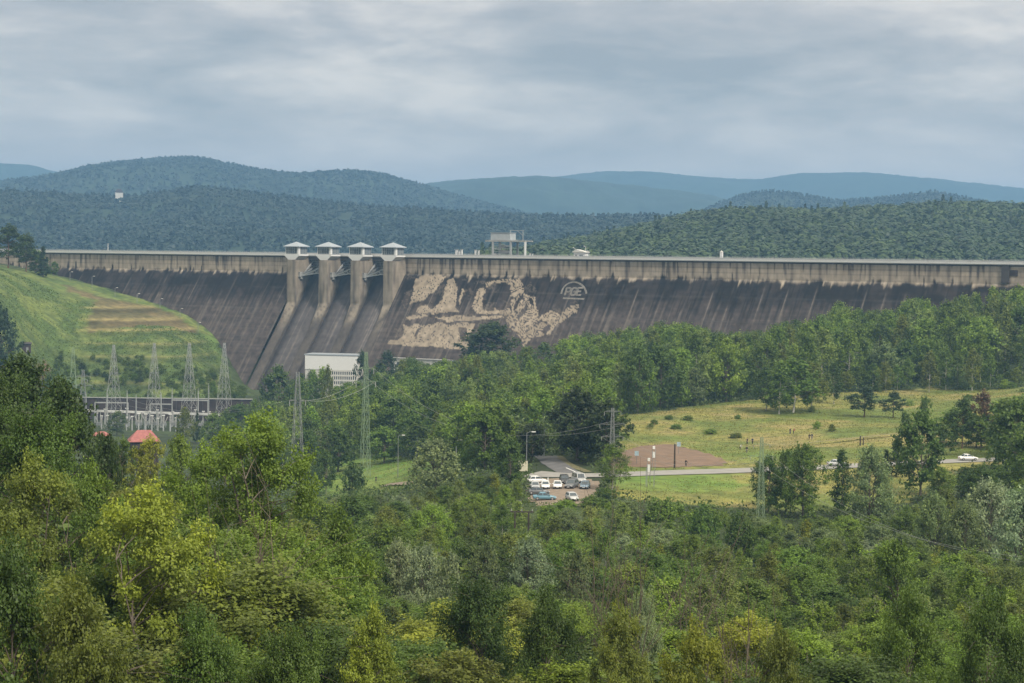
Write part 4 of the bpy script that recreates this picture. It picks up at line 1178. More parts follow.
lamp_post(456, 441, 468, 520, 'lamp post with white head before the wood beside the lawn', r=.12)
HG = 'lamps down the hillside beside the dam'
HLAB = ['topmost lamp of the row, by the conifers at the crest', 'second lamp from the top of the hillside row beside the dam', 'third lamp from the top of the hillside row beside the dam', 'fourth lamp down the hillside row, above the first terrace', 'fifth lamp down the hillside row, at the first terrace', 'sixth lamp down the hillside row, at the brown terrace edge', 'lowest lamp of the hillside row, just above the substation wall']
for k, (x, y) in enumerate(((70, 281), (92, 290), (115, 297), (137, 303), (160, 308), (180, 318), (198, 332))):
    b = ghit(x, y, 700); lamp_post(x, None, 4.6 if k != 1 else 7.0, 900, HLAB[k], HG, r=.11, arm=.8, loc=b)
o = lamp_post(232, 365, 380, 900, 'lone lamp low on the grassy hillside near the dam foot', r=.11, loc=ghit(231, 375, 700), ) if False else None

def wood_pole(px, top, base, d, label, group=None, r=.13, arm=0):
    b = P(px, base, d); b[2] = tz(b[0], b[1]); H = P(px, top, d)[2] - b[2]
    o = empty('utility_pole', b); tag(o, label, 'pole', group)
    MB().tube([(0, 0, -.2), (0, 0, H)], [r, r * .75], 8).build('post', WOOD, o)
    if arm: MB().box((0, 0, H - .5), (arm, .14, .16)).build('crossarm', WOOD, o)
    for x in ((-arm / 2 + .1, arm / 2 - .1) if arm else (0,)): MB().tube([(x, 0, H - .4), (x, 0, H + .15)], .07, 6).build('insulator', GREYC, o)
    return o
wood_pole(674.5, 444, 470, 436, 'dark wooden pole at the roadside in front of the bare field', r=.2)
wood_pole(860, 436, 458, 500, 'brown wooden pole in the meadow, the taller of a close pair', 'pole pair in the meadow', r=.2)
wood_pole(863, 437.5, 458, 502, 'greyish wooden pole in the meadow, the shorter of a close pair', 'pole pair in the meadow', r=.15)
wood_pole(42.5, 368, 392, 850, 'pale thin pole beside the brown bare patch at the hillside foot', r=.22)
b = P(521.5, 538, 325); b[2] = tz(b[0], b[1]); H = P(521, 511, 325)[2] - b[2]
o = empty('double_pole', b, -.05); tag(o, 'dark wooden H-frame power pole with one crossbeam among the green scrub', 'pole')
for x in (-1.15, 1.15): MB().tube([(x, 0, -.3), (x * .96, 0, H)], [.18, .14], 8).build('post', WOOD, o)
MB().box((0, 0, H - .12), (3.9, .2, .22)).build('crossbeam', WOOD, o)
for x in (-1.7, 0, 1.7): MB().tube([(x, 0, H), (x, 0, H + .35)], .08, 6).build('insulator', GREYC, o)

# weather-station like masts with white boxes by the road
for px, tp, bp, d, lab in ((653.5, 449, 474, 432, 'white louvred box on a thin mast, the taller one standing on the road edge'), (648.5, 461, 484, 405, 'white board on thin legs, the lower one on the grass below the road')):
    b = P(px, bp, d); b[2] = tz(b[0], b[1]); H = P(px, tp, d)[2] - b[2]
    o = empty('roadside_sign', b); tag(o, lab, 'sign')
    MB().box((0, 0, H * .72), (.5, .3, H * .28)).build('board', WHITE2, o)
    for x in (-.3, .3): MB().bar((x, 0, 0), (x, 0, H), .1).build('post', STEELD, o)
    if H > 4: MB().box((0, 0, H + .3), (.5, .5, .6)).build('cap', WHITE2, o)
for px, tp, bp, d, lab in ((646, 468, 484, 404, 'thin dark post on the grass, beside the lower white board'), (654, 470, 483, 404, 'thin dark post on the grass below the taller white box')):
    b = P(px, bp, d); b[2] = tz(b[0], b[1]); H = P(px, tp, d)[2] - b[2]
    o = tag(MB().bar((0, 0, 0), (0, 0, H), .13).build('dark_post', STEELD), lab, 'post'); o.location = Vector(b)
for px, py, d, col, lab in ((636.5, 466, 441, STEEL, 'small blue-grey road sign on a post at the field corner'), (678.5, 456, 470, STEEL, 'small pale sign on a post in front of the bare field')):
    b = P(px, py + 3, d); b[2] = tz(b[0], b[1]); o = empty('road_sign', b); tag(o, lab, 'sign')
    MB().tube([(0, 0, 0), (0, 0, 2.6)], .05, 6).build('post', STEELD, o)
    MB().box((0, -.08, 2.3), (.9, .05, 1.0)).build('board', plain('sign_blue_grey', (.3, .4, .45), .5), o)
b = P(523, 466, 425); b[2] = tz(b[0], b[1]); o = empty('notice_board', b, .1); tag(o, 'pale notice board on two posts beside the street lamp at the road mouth', 'notice board')
MB().box((0, 0, 2.6), (2.0, .12, 2.2)).build('board', plain('notice_cream', (.5, .47, .36), .8), o)
for x in (-.8, .8): MB().box((x, .1, 1.8), (.12, .12, 3.6)).build('post', WOOD, o)
b = P(548, 478, 412); b[2] = tz(b[0], b[1]); o = tag(MB().tube([(0, 0, 0), (0, 0, .9), (0, 0, .95)], [.14, .12, .05], 8).build('bollard', WHITE2), 'white roadside bollard on the kerb above the parked cars', 'bollard'); o.location = Vector(b)

# ------------------------------------------------------------------ power lines
def cable(a, b, sag, r, label, group):
    a, b = np.array(a), np.array(b); pts = []
    for t in np.linspace(0, 1, 25):
        p = a * (1 - t) + b * t; p = p - np.array([0, 0, sag * 4 * t * (1 - t)]); pts.append(tuple(p))
    m = MB().tube(pts, r, 5).build('power_cable', CABLE); tag(m, label, 'cable', group)
def up_(b, h, dx=0): return np.array(b) + np.array([dx, 0, h])
CG = 'thin power cables over the valley'
for k, dx in enumerate((-2.6, 2.6)):
    cable(up_(b365, 33, dx), up_(b611, 13.1, dx), 9, .03, 'thin cables sagging from the tall green pylon to the slim grey pylon', CG)
    cable(up_(b365, 29, dx), up_(b297, 27, dx * .9), 2, .03, 'thin cables between the tall green and the tall grey pylon', CG + ' at the lawn')
    cable(up_(b611, 10.6, dx * .85), up_(b760, 12, dx * .85), 3.5, .022, 'thin cables from the slim grey pylon to the slim green pylon', CG + ' along the road')
    e = P(1060, 560 + 6 * k, 240)
    cable(up_(b760, 12, dx * .85), e, 4, .018, 'thin cables leaving the slim green pylon toward the willows', CG + ' toward the willows')
    cable(up_(pgb, 22, dx * 2.3), up_(b297, 27, dx * .9), 8, .03, 'thin cables from the hillside green pylon to the tall grey pylon', CG + ' over the substation')

# ------------------------------------------------------------------ cars
def loft(mb, secs):
    """secs: list of closed rings with equal counts"""
    n = len(secs[0]); vs = [p for s in secs for p in s]; fs = []
    for i in range(len(secs) - 1):
        for k in range(n):
            fs.append((i * n + k, i * n + (k + 1) % n, (i + 1) * n + (k + 1) % n, (i + 1) * n + k))
    fs.append(tuple(range(n))[::-1]); fs.append(tuple((len(secs) - 1) * n + k for k in range(n)))
    return mb.add(vs, fs)

def make_car(kind, paint):
    """local x = forwards"""
    L, Wd = {'hatch': (4.0, 1.72), 'sedan': (4.5, 1.76), 'van': (4.9, 1.92), 'suv': (4.5, 1.84)}[kind]
    belt = {'hatch': .92, 'sedan': .9, 'van': 1.05, 'suv': 1.02}[kind]; roof = {'hatch': 1.47, 'sedan': 1.43, 'van': 1.98, 'suv': 1.68}[kind]
    o = empty('parked_car')
    h = L / 2; w = Wd / 2
    def ring(x, zb, zt, hw, c=.1): return [(x, -hw + c, zb), (x, hw - c, zb), (x, hw, zb + c), (x, hw, zt - c * 1.2), (x, hw - c * 1.4, zt), (x, -hw + c * 1.4, zt), (x, -hw, zt - c * 1.2), (x, -hw, zb + c)]
    hood = belt - (.12 if kind != 'van' else .05)
    body = loft(MB(), [ring(-h, .42, belt - .12, w * .86), ring(-h + .12, .26, belt - .03, w * .95), ring(-h + .6, .22, belt, w), ring(h * .35, .22, belt, w), ring(h * .62, .22, hood, w * .98), ring(h - .2, .26, hood - .12, w * .93), ring(h, .4, hood - .28, w * .8)]).build('body', paint, o, True)
    rear = {'hatch': (-h + .18, -h + .62), 'sedan': (-h + .75, -h + 1.35), 'van': (-h + .06, -h + .2), 'suv': (-h + .14, -h + .5)}[kind]
    frnt = {'hatch': (h * .52, h * .1), 'sedan': (h * .46, h * .06), 'van': (h * .68, h * .42), 'suv': (h * .48, h * .12)}[kind]
    wr = w * .8; zr = roof - .06
    q = [(rear[0], belt - .02, w * .95), (rear[1], zr, wr), (frnt[1], zr, wr), (frnt[0], belt - .04, w * .93)]
    cab = MB().add([(rear[0], -q[0][2], q[0][1]), (rear[0], q[0][2], q[0][1]), (rear[1], wr, zr), (rear[1], -wr, zr), (frnt[1], wr, zr), (frnt[1], -wr, zr), (frnt[0], q[3][2], q[3][1]), (frnt[0], -q[3][2], q[3][1])],
                   [(0, 3, 2, 1), (2, 3, 5, 4), (4, 5, 7, 6), (1, 2, 4, 6), (0, 7, 5, 3), (0, 1, 6, 7)]).build('cabin_frame', paint, o)
    rf = loft(MB(), [[(rear[1] - .05, -wr * .96, zr), (rear[1] - .05, wr * .96, zr), (rear[1] + .1, wr * .9, roof), (rear[1] + .1, -wr * .9, roof)], [(frnt[1] + .05, -wr * .96, zr), (frnt[1] + .05, wr * .96, zr), (frnt[1] - .15, wr * .9, roof), (frnt[1] - .15, -wr * .9, roof)]]).build('roof', paint, o)
    def pane(name, a, b, c, d, out):
        c0 = [Vector(x) for x in (a, b, c, d)]; m = sum(c0, Vector()) / 4
        c0 = [m + (x - m) * .86 + Vector(out) * .015 for x in c0]; c1 = [x - Vector(out) * .03 for x in c0]
        MB().add(c0 + c1, [(0, 1, 2, 3), (7, 6, 5, 4), (0, 4, 5, 1), (1, 5, 6, 2), (2, 6, 7, 3), (3, 7, 4, 0)]).build(name, GLASS, o)
    pane('windscreen', (frnt[0], -q[3][2], q[3][1]), (frnt[0], q[3][2], q[3][1]), (frnt[1], wr, zr), (frnt[1], -wr, zr), (.7, 0, .7))
    pane('rear_window', (rear[0], -q[0][2], q[0][1]), (rear[0], q[0][2], q[0][1]), (rear[1], wr, zr), (rear[1], -wr, zr), (-.8, 0, .5))
    mid = (frnt[1] + rear[1]) / 2
    for sy in (-1, 1):
        for (xa, xb, xc, xd) in ((frnt[0], mid, mid, frnt[1]), (mid, rear[0], rear[1], mid)):
            pane('side_window', (xa, sy * w * .94, belt), (xb, sy * w * .94, belt), (xc, sy * wr, zr), (xd, sy * wr, zr), (0, sy, .25))
        MB().box((frnt[0] - .15, sy * (w + .1), belt + .08), (.12, .2, .14)).build('mirror', paint, o)
        MB().box((h - .09, sy * w * .62, hood - .3), (.14, .36, .17)).build('headlight', LAMPG, o)
        MB().box((-h + .03, sy * w * .68, belt - .28), (.1, .26, .24)).build('tail_light', TAIL, o)
        for x in (-h * .62, h * .64):
            ty = MB().tube([(x, sy * (w - .2), .31), (x, sy * (w + .015), .31)], .31, 16).build('wheel', TYRE, o)
            MB().tube([(x, sy * (w - .05), .31), (x, sy * (w + .03), .31)], .2, 12).build('rim', RIM, ty)
    MB().box((h - .02, 0, .42), (.08, Wd * .6, .16)).build('grille', TYRE, o)
    MB().box((h + .03, 0, .38), (.03, .5, .11)).build('number_plate', WHITE2, o)
    return o
def carpaint(n, c): return plain(n, c, .28, var=.03, spec=.6)
CW, CS, CD, CB, CT, CDK = carpaint('car_white', (.72, .72, .7)), carpaint('car_silver', (.42, .43, .43)), carpaint('car_dark', (.03, .032, .035)), carpaint('car_blue_grey', (.16, .22, .28)), carpaint('car_teal', (.12, .24, .3)), carpaint('car_grey', (.12, .125, .13))
def ground_pave(x, y): return tz(x, y) + .04
CARS = [('hatch', CS, 535, 490, 398, -1.5, 'silver parked car nearest the street lamp, end of the front row'), ('hatch', CW, 545.3, 489.5, 398, -1.55, 'white parked car facing the camera beside the silver end car'),
        ('sedan', CW, 557.5, 489.5, 398, -1.6, 'white parked saloon in the middle of the front row'), ('suv', CD, 564.5, 486.5, 408, -1.5, 'black parked van-like car behind the dark grey car'),
        ('suv', CDK, 571.5, 489.5, 398, -1.9, 'dark grey parked car in the front row before the black one'), ('van', CS, 579, 483.5, 409, -1.3, 'tall pale silver parked van, tallest vehicle in the car park'),
        ('hatch', CB, 585, 489, 397, -1.75, 'blue-grey parked car before the tall van'), ('sedan', CT, 544.5, 500.5, 378, .05, 'blue-green parked car standing side-on by itself at the scrub edge'),
        ('sedan', CDK, 538, 494, 388, .1, 'dark parked car side-on, half hidden behind the blue-green one'), ('hatch', CS, 572, 500, 377, -1.3, 'pale parked car mostly hidden by the bushes below the gravel'),
        ('hatch', CW, 537, 481.5, 412, .3, 'white parked car partly hidden by trees at the road mouth'), ('sedan', CW, 968, 461, 461, .12, 'white car driving on the road beneath the dark trees'),
        ('sedan', CS, 837, 467, 446, .1, 'silver car on the road glimpsed between roadside trees')]
for kind, pt_, px, py, d, rz, lab in CARS:
    o = make_car(kind, pt_); b = P(px, py, d); o.location = (b[0], b[1], ground_pave(b[0], b[1])); o.rotation_euler.z = rz
    if px > 800: o.name = 'moving_car'; o.location.z += .1
    tag(o, lab, 'car', 'cars parked on the gravel car park' if px < 800 else 'cars on the valley road')

# ------------------------------------------------------------------ people
def skinned(name, pts, edges, rad, mat, parent, sub=1, root=0):
    me = bpy.data.meshes.new(name); me.from_pydata(pts, edges, [])
    me.materials.append(mat)
    o = link(name, me, parent)
    mo = o.modifiers.new('skin', 'SKIN'); mo.use_smooth_shade = True
    if not me.skin_vertices: 
        me.attributes.new
        bpy.context.view_layer.objects.active = o
        try: bpy.ops.mesh.customdata_skin_add()
        except Exception: pass
    for i, r in enumerate(rad):
        r = r if isinstance(r, tuple) else (r, r)
        me.skin_vertices[0].data[i].radius = r
        me.skin_vertices[0].data[i].use_root = (i == root)
    o.modifiers.new('sub', 'SUBSURF').levels = sub; o.modifiers['sub'].render_levels = sub
    return o
def make_person(pose, top, legs, hair):
    o = empty('person'); st, ar, bend = pose
    hip = (0, 0, .93); ch = (0, -bend * .35, 1.28 - bend * .1); nk = (0, -bend * .5, 1.48 - bend * .2); hd = (0, -bend * .6 - .02, 1.63 - bend * .26)
    pts = [hip, (0, -bend * .15, 1.1), ch, nk, hd, (0, hd[1], hd[2] + .1)]; ed = [(0, 1), (1, 2), (2, 3), (3, 4), (4, 5)]; rad = [(.13, .1), (.12, .095), (.15, .11), .055, (.08, .095), (.06, .07)]
    armi = []
    for sx in (-1, 1):
        k = len(pts); f = ar * sx
        sh = (sx * .19, ch[1], ch[2] + .13); el = (sx * .25, ch[1] - .05 + f * .18, ch[2] - .15); wr = (sx * .24, ch[1] - .14 + f * .3, ch[2] - .36); pm = (sx * .24, wr[1] - .02, wr[2] - .08)
        pts += [sh, el, wr, pm]; ed += [(2, k), (k, k + 1), (k + 1, k + 2), (k + 2, k + 3)]; rad += [.055, .043, .03, (.035, .02)]
        for j, (fx, ln) in enumerate(((-.03, .07), (-.01, .08), (.01, .075), (.03, .06))):
            m = len(pts); pts += [(pm[0] + fx * .5, pm[1] + fx * .8, pm[2] - ln * .6), (pm[0] + fx * .5, pm[1] + fx * .9 - .015, pm[2] - ln)]
            ed += [(k + 3, m), (m, m + 1)]; rad += [.009, .008]
        m = len(pts); pts += [(pm[0] - sx * .02, pm[1] - .045, pm[2] + .01), (pm[0] - sx * .02, pm[1] - .06, pm[2] - .03)]; ed += [(k + 2, m), (m, m + 1)]; rad += [.011, .009]
    L = []
    for sx in (-1, 1):
        k = len(pts); f = st * sx
        lp = [(sx * .09, f * .02, .86), (sx * .1, -.02 - f * .14, .48), (sx * .1, .02 - f * .22, .09), (sx * .11, -.13 - f * .22, .04)]
        pts += lp; ed += [(0, k), (k, k + 1), (k + 1, k + 2), (k + 2, k + 3)]; rad += [.085, .06, .042, (.045, .03)]; L.append(lp)
    skinned('body', pts, ed, rad, SKIN, o)
    # clothes follow the body, slightly outside it
    tp = [hip, (0, -bend * .15, 1.1), ch, (0, nk[1], nk[2] - .05)]; te = [(0, 1), (1, 2), (2, 3)]; tr = [(.165, .13), (.155, .125), (.185, .14), .08]
    for sx in (-1, 1):
        k = len(tp); f = ar * sx
        tp += [(sx * .19, ch[1], ch[2] + .13), (sx * .25, ch[1] - .05 + f * .18, ch[2] - .15), (sx * .242, ch[1] - .12 + f * .27, ch[2] - .31)]; te += [(2, k), (k, k + 1), (k + 1, k + 2)]; tr += [.075, .06, .05]
    skinned('jacket', tp, te, tr, top, o)
    lp_ = [(0, 0, .95)]; le = []; lr = [(.15, .115)]
    for l in L:
        k = len(lp_); lp_ += l[:3]; le += [(0, k), (k, k + 1), (k + 1, k + 2)]; lr += [.11, .082, .06]
    skinned('trousers', lp_, le, lr, legs, o)
    skinned('hair', [(0, hd[1] + .03, hd[2] + .03), (0, hd[1] + .02, hd[2] + .1), (0, hd[1] - .01, hd[2] + .125)], [(0, 1), (1, 2)], [.085, .085, .06], hair, o)
    m = MB(); m.box((0, hd[1] - .105, hd[2]), (.025, .03, .045)); m.build('nose', SKIN, o)
    for sx in (-1, 1): MB().box((sx * .03, hd[1] - .095, hd[2] + .03), (.022, .012, .012)).build('eye', HAIR, o); MB().box((sx * .085, hd[1], hd[2] + .01), (.02, .04, .06)).build('ear', SKIN, o)
    MB().box((0, hd[1] - .092, hd[2] - .045), (.05, .012, .01)).build('mouth', TAIL, o)
    return o
JD = plain('cloth_black', (.02, .02, .022), .9); JN = plain('cloth_navy', (.03, .04, .07), .9); JW = plain('cloth_white', (.6, .6, .58), .9); JR = plain('cloth_red', (.35, .05, .05), .9); JY = plain('cloth_olive', (.1, .1, .05), .9); JC = plain('cloth_grey', (.16, .16, .17), .9)
PEOPLE = [(685.8, 470.5, 436, (1, .8, .05), JD, JD, 1.9, 'person in black walking along the road past the wooden pole'), (740, 458.5, 492, (.3, .2, 1.0), JW, JY, .6, 'person in a white top bending at the corner of the bare field'),
          (746.6, 459.5, 478, (.2, .2, 0), JD, JC, -.4, 'person in black and grey standing beside the one bending at the field'), (747, 448, 520, (.2, .3, .1), JD, JD, .8, 'person in black in the meadow, one of a pair, nearer the bare field'),
          (752.4, 448, 520, (.4, .2, 0), JN, JD, -.7, 'person in navy in the meadow, one of a pair, away from the bare field'), (790, 442.5, 540, (.1, .4, 0), JD, JN, .3, 'person in black jacket and navy trousers standing high in the meadow'),
          (793.3, 443, 540, (.2, .1, .6), JR, JD, 1.4, 'person in dark red stooping high in the meadow'), (809, 447.5, 522, (.6, .4, .3), JD, JD, 2.2, 'person in black leaning forward in the meadow near the pole pair'),
          (811.8, 447.3, 522, (.2, .4, 0), JN, JC, -.9, 'person in navy and grey in the meadow near the pole pair'), (376, 475.5, 580, (.4, .5, 0), JD, JN, .5, 'person in black on the small lawn next to the green pylon')]
for px, py, d, pose, tp, lg, rz, lab in PEOPLE:
    o = make_person(pose, tp, lg, HAIR); b = P(px, py, d)
    zz = tz(b[0], b[1]) + (.25 if px == 685.8 else 0)
    o.location = (b[0], b[1], zz); o.rotation_euler.z = rz; tag(o, lab, 'person')

# ------------------------------------------------------------------ trees
def np_tubes(paths, n):
    """paths: list of (pts (k,3), radii (k,)) -> verts, quads"""
    V, Fc, base = [], [], 0
    ang = np.arange(n) * 2 * math.pi / n
    for pts, rad in paths:
        pts = np.asarray(pts, float); k = len(pts)
        d = np.gradient(pts, axis=0); d /= np.linalg.norm(d, axis=1)[:, None] + 1e-9
        u = np.tile([.31, .95, .05], (k, 1)); x = np.cross(d, u); x /= np.linalg.norm(x, axis=1)[:, None] + 1e-9; y = np.cross(d, x)
        ring = pts[:, None] + (x[:, None] * np.cos(ang)[None, :, None] + y[:, None] * np.sin(ang)[None, :, None]) * np.asarray(rad)[:, None, None]
        V.append(ring.reshape(-1, 3))
        i = (np.arange(k - 1)[:, None] * n + np.arange(n)[None]).ravel(); j = (np.arange(k - 1)[:, None] * n + (np.arange(n)[None] + 1) % n).ravel()
        Fc.append(np.stack([i, j, j + n, i + n], 1) + base); base += k * n
    return np.concatenate(V), np.concatenate(Fc)

def curve3(a, b, c, k):
    t = np.linspace(0, 1, k)[:, None]
    return a * (1 - t) ** 2 + b * 2 * t * (1 - t) + c * t * t

SPEC = {  # H, W, crown base, profile, clumps, clump radius (of W), flatten, trunk radius, stems
    'broadleaf': dict(H=12, W=9, cb=.16, M=58, cr=.14, fl=.75, tr=.22, st=1, droop=0.0, prof=lambda t: np.sin(np.clip(t * .93 + .09, 0, 1) * math.pi) ** .55),
    'ash': dict(H=13, W=9.5, cb=.14, M=54, cr=.135, fl=.6, tr=.2, st=2, droop=-.05, prof=lambda t: np.sin(np.clip(t * .88 + .14, 0, 1) * math.pi) ** .6),
    'birch': dict(H=13, W=5.6, cb=.2, M=42, cr=.17, fl=1.5, tr=.12, st=1, droop=.25, prof=lambda t: np.sin(np.clip(t * .9 + .1, 0, 1) ** .85 * math.pi) ** .75),
    'willow': dict(H=8, W=7.5, cb=.06, M=58, cr=.13, fl=.85, tr=.16, st=4, droop=.05, prof=lambda t: np.sin(np.clip(t * .75 + .25, 0, 1) * math.pi) ** .5),
    'slender': dict(H=10, W=3.6, cb=.08, M=34, cr=.2, fl=1.3, tr=.09, st=1, droop=-.1, prof=lambda t: np.clip((1 - t) * 1.15 + .1, 0, 1) ** .7 * np.clip(t * 6 + .35, 0, 1)),
    'shrub': dict(H=3.6, W=5, cb=.02, M=40, cr=.15, fl=.8, tr=.06, st=6, droop=0, prof=lambda t: np.sin(np.clip(t * .6 + .4, 0, 1) * math.pi) ** .5),
    'pine': dict(H=12, W=7, cb=.3, M=34, cr=.17, fl=.42, tr=.18, st=1, droop=0, prof=lambda t: np.sin(np.clip(t * .8 + .2, 0, 1) * math.pi) ** .6),
    'cone': dict(H=13, W=5.5, cb=.06, M=60, cr=.14, fl=.6, tr=.17, st=1, droop=.12, prof=lambda t: np.clip(1 - t, 0, 1) ** .85 * .95 + .05),
    'lime': dict(H=12, W=9.5, cb=.05, M=90, cr=.1, fl=.7, tr=.2, st=1, droop=0, prof=lambda t: np.clip(1 - t, 0, 1) ** .62 * .95 + .07),
}

def tree_mesh(kind, seed, nleaf, leaf, bare=0.0, twig=True):
    sp = SPEC[kind]; g = np.random.default_rng(seed)
    H, W, cb, Mc = sp['H'], sp['W'], sp['cb'], int(sp['M'] * (1 + .15 * g.normal()))
    Mc = max(Mc, 20)
    # trunk(s)
    paths, stems = [], []
    for k in range(sp['st']):
        a = g.random() * 6.28; lean = (0 if sp['st'] == 1 else W * .22 * (.4 + .8 * g.random()))
        top = np.array([math.cos(a) * lean, math.sin(a) * lean, H * (.93 - .12 * (k > 0) * g.random())]) + np.append(g.normal(size=2) * H * .02, 0)
        mid = np.array([top[0] * .25, top[1] * .25, top[2] * .5]) + np.append(g.normal(size=2) * H * .025, 0)
        st0 = np.array([math.cos(a) * .12 * (sp['st'] > 1), math.sin(a) * .12 * (sp['st'] > 1), -.35])
        c = curve3(st0, mid, top, 9); r = sp['tr'] * (1 - .9 * np.linspace(0, 1, 9)) * (1 if k == 0 else .75)
        r[0] *= 1.35
        paths.append((c, r)); stems.append(c)
    # clump centres
    lop = g.random() * 6.28
    t = (np.arange(Mc) + g.random(Mc)) / Mc
    t = t ** (.85)
    az = np.arange(Mc) * 2.39996 + g.normal(size=Mc) * .5
    asym = 1 + .22 * np.cos(az - lop) + .16 * np.cos(2 * az + lop * 3) + .14 * g.normal(size=Mc)
    rad = W / 2 * sp['prof'](t) * asym * np.sqrt(.22 + .78 * g.random(Mc)) * (1 - sp['cr'] * .9)
    zc = H * (cb + (1 - cb) * (t * .96)) + g.normal(size=Mc) * H * .018
    cc = np.stack([np.cos(az) * rad, np.sin(az) * rad, zc], 1)
    crr = W * sp['cr'] * (.65 + .7 * g.random(Mc)) * np.where(kind in ('cone', 'lime', 'slender'), .55 + .6 * sp['prof'](t), 1)
    # limbs
    for i in range(Mc):
        s = stems[i % len(stems)]
        back = .18 + .35 * rad[i] / (W / 2)
        zt = max(cc[i, 2] - back * W * .42 * (1 if sp['droop'] < .1 else .3), H * cb * .55 + .1)
        j = np.clip(np.interp(zt, s[:, 2], np.arange(len(s))), 0, len(s) - 1); j0 = int(j); f = j - j0
        p0 = s[j0] * (1 - f) + s[min(j0 + 1, len(s) - 1)] * f
        md = (p0 + cc[i]) / 2 + np.array([0, 0, W * (.04 + .06 * g.random()) + sp['droop'] * W * .3]) + g.normal(size=3) * W * .02
        r0 = sp['tr'] * .38 * (1 - .55 * t[i])
        paths.append((curve3(p0, md, cc[i], 5), np.linspace(r0, r0 * .22, 5)))
        if twig:
            for q in range(3):
                e = cc[i] + g.normal(size=3) * crr[i] * np.array([.8, .8, .6 * sp['fl']])
                b = (p0 * .25 + md * .3 + cc[i] * .45)
                paths.append((curve3(b, (b + e) / 2 + np.array([0, 0, .05 * W]), e, 3), np.linspace(r0 * .4, r0 * .1, 3)))
    tv, tf = np_tubes(paths, 5)
    # leaves
    w = crr ** 2 * (1 if bare == 0 else (g.random(Mc) > bare)); w = w / w.sum()
    idx = g.choice(Mc, nleaf, p=w)
    q = g.normal(size=(nleaf, 3)); q /= np.linalg.norm(q, axis=1)[:, None]
    rr_ = g.random(nleaf) ** .42
    # leaves sit in ragged sprays round short twigs, with a thinner scatter between them
    tuft = 1 + .4 * np.sin(q[:, 0] * 4.1 + idx * 1.7) * np.cos(q[:, 1] * 4.7 + idx * .9 + q[:, 2] * 3)
    off = q * (rr_ * tuft * .85)[:, None] * crr[idx][:, None] * np.array([1, 1, sp['fl']])
    T = 7
    out_ = np.stack([cc[:, 0], cc[:, 1], (cc[:, 2] - H * .45) * .7], 1); out_ /= np.linalg.norm(out_, axis=1)[:, None] + 1e-6
    tw = g.normal(size=(Mc, T, 3)) * np.array([1, 1, .75]) + out_[:, None] * .9 + np.array([0, 0, .35 - 1.6 * max(0, sp['droop'])])
    tw /= np.linalg.norm(tw, axis=2)[..., None]
    tw *= (crr[:, None] * (.9 + .75 * g.random((Mc, T))))[..., None] * np.array([1, 1, (sp['fl'] + 1) / 2])
    k_ = g.integers(0, T, nleaf); u_ = g.random(nleaf) ** .7
    spray = tw[idx, k_] * u_[:, None] + g.normal(size=(nleaf, 3)) * (crr[idx] * .17 * (1.25 - .6 * u_))[:, None]
    isp = g.random(nleaf) < .68
    off = np.where(isp[:, None], spray, off)
    if sp['droop'] > .1: off[:, 2] -= sp['droop'] * crr[idx] * np.abs(g.normal(size=nleaf))
    c = cc[idx] + off
    ax = np.stack([c[:, 0], c[:, 1], (c[:, 2] - H * .45) * .6], 1); ax /= np.linalg.norm(ax, axis=1)[:, None] + 1e-6
    out = q * .75 + ax * .45
    v, f = leafcards(c, leaf, out, seed + 99, .4, .55, .66)
    cv = g.random(Mc)
    var = np.clip(.1 + .4 * cv[idx] + .4 * g.random(nleaf), 0, 1)
    # keep the foot of the foliage off the ground
    v[:, 2] = np.maximum(v[:, 2], .12)
    return tv, tf, v, f, np.repeat(var, 4)

PROTO = {}
def proto(kind, lod, seed):
    key = (kind, lod, seed)
    if key in PROTO: return PROTO[key]
    base = {'broadleaf': (26000, .23), 'ash': (26000, .24), 'birch': (19000, .19), 'willow': (26000, .19), 'slender': (11000, .19), 'shrub': (12000, .17), 'pine': (22000, .2), 'cone': (20000, .2), 'lime': (30000, .22)}[kind]
    n, lf = {0: (1.7, .74), 1: (.45, 1.4), 2: (.17, 2.3)}[lod]
    tv, tf, v, f, var = tree_mesh(kind, seed * 31 + sum(map(ord, kind)), int(base[0] * n), base[1] * lf, twig=lod < 2)
    tm = npmesh('trunk', tv, tf, BARK, True); cm = npmesh('crown', v, f, LEAF); attr(cm, 'var', var)
    PROTO[key] = (tm, cm); return PROTO[key]

NAMES = {'broadleaf': 'broadleaf_tree', 'ash': 'spreading_tree', 'birch': 'birch_tree', 'willow': 'willow_tree', 'slender': 'slender_tree', 'shrub': 'bush', 'pine': 'pine_tree', 'cone': 'spruce_tree', 'lime': 'conical_tree'}
WORD = {'broadleaf': 'round-crowned tree', 'ash': 'spreading tree', 'birch': 'birch', 'willow': 'willow', 'slender': 'slender tree', 'shrub': 'bush', 'pine': 'pine', 'cone': 'spruce', 'lime': 'conical tree'}
TINT = {'very dark green': (.034, .052, .02), 'dark green': (.048, .08, .022), 'deep green': (.074, .125, .026), 'mid-green': (.112, .178, .031), 'fresh green': (.15, .225, .034), 'yellow-green': (.2, .235, .036), 'olive': (.13, .165, .033),
        'silvery': (.2, .26, .14), 'grey-green': (.145, .195, .08), 'blue-green': (.045, .078, .042), 'reddish-brown': (.1, .065, .038), 'pale green': (.175, .235, .062)}
BARKC = {'birch': (.42, .4, .36), 'pine': (.13, .075, .045), 'cone': (.08, .055, .04)}
TREES = []   # candidates: dict(kind, x, y, z, H, W, tint, hero label)

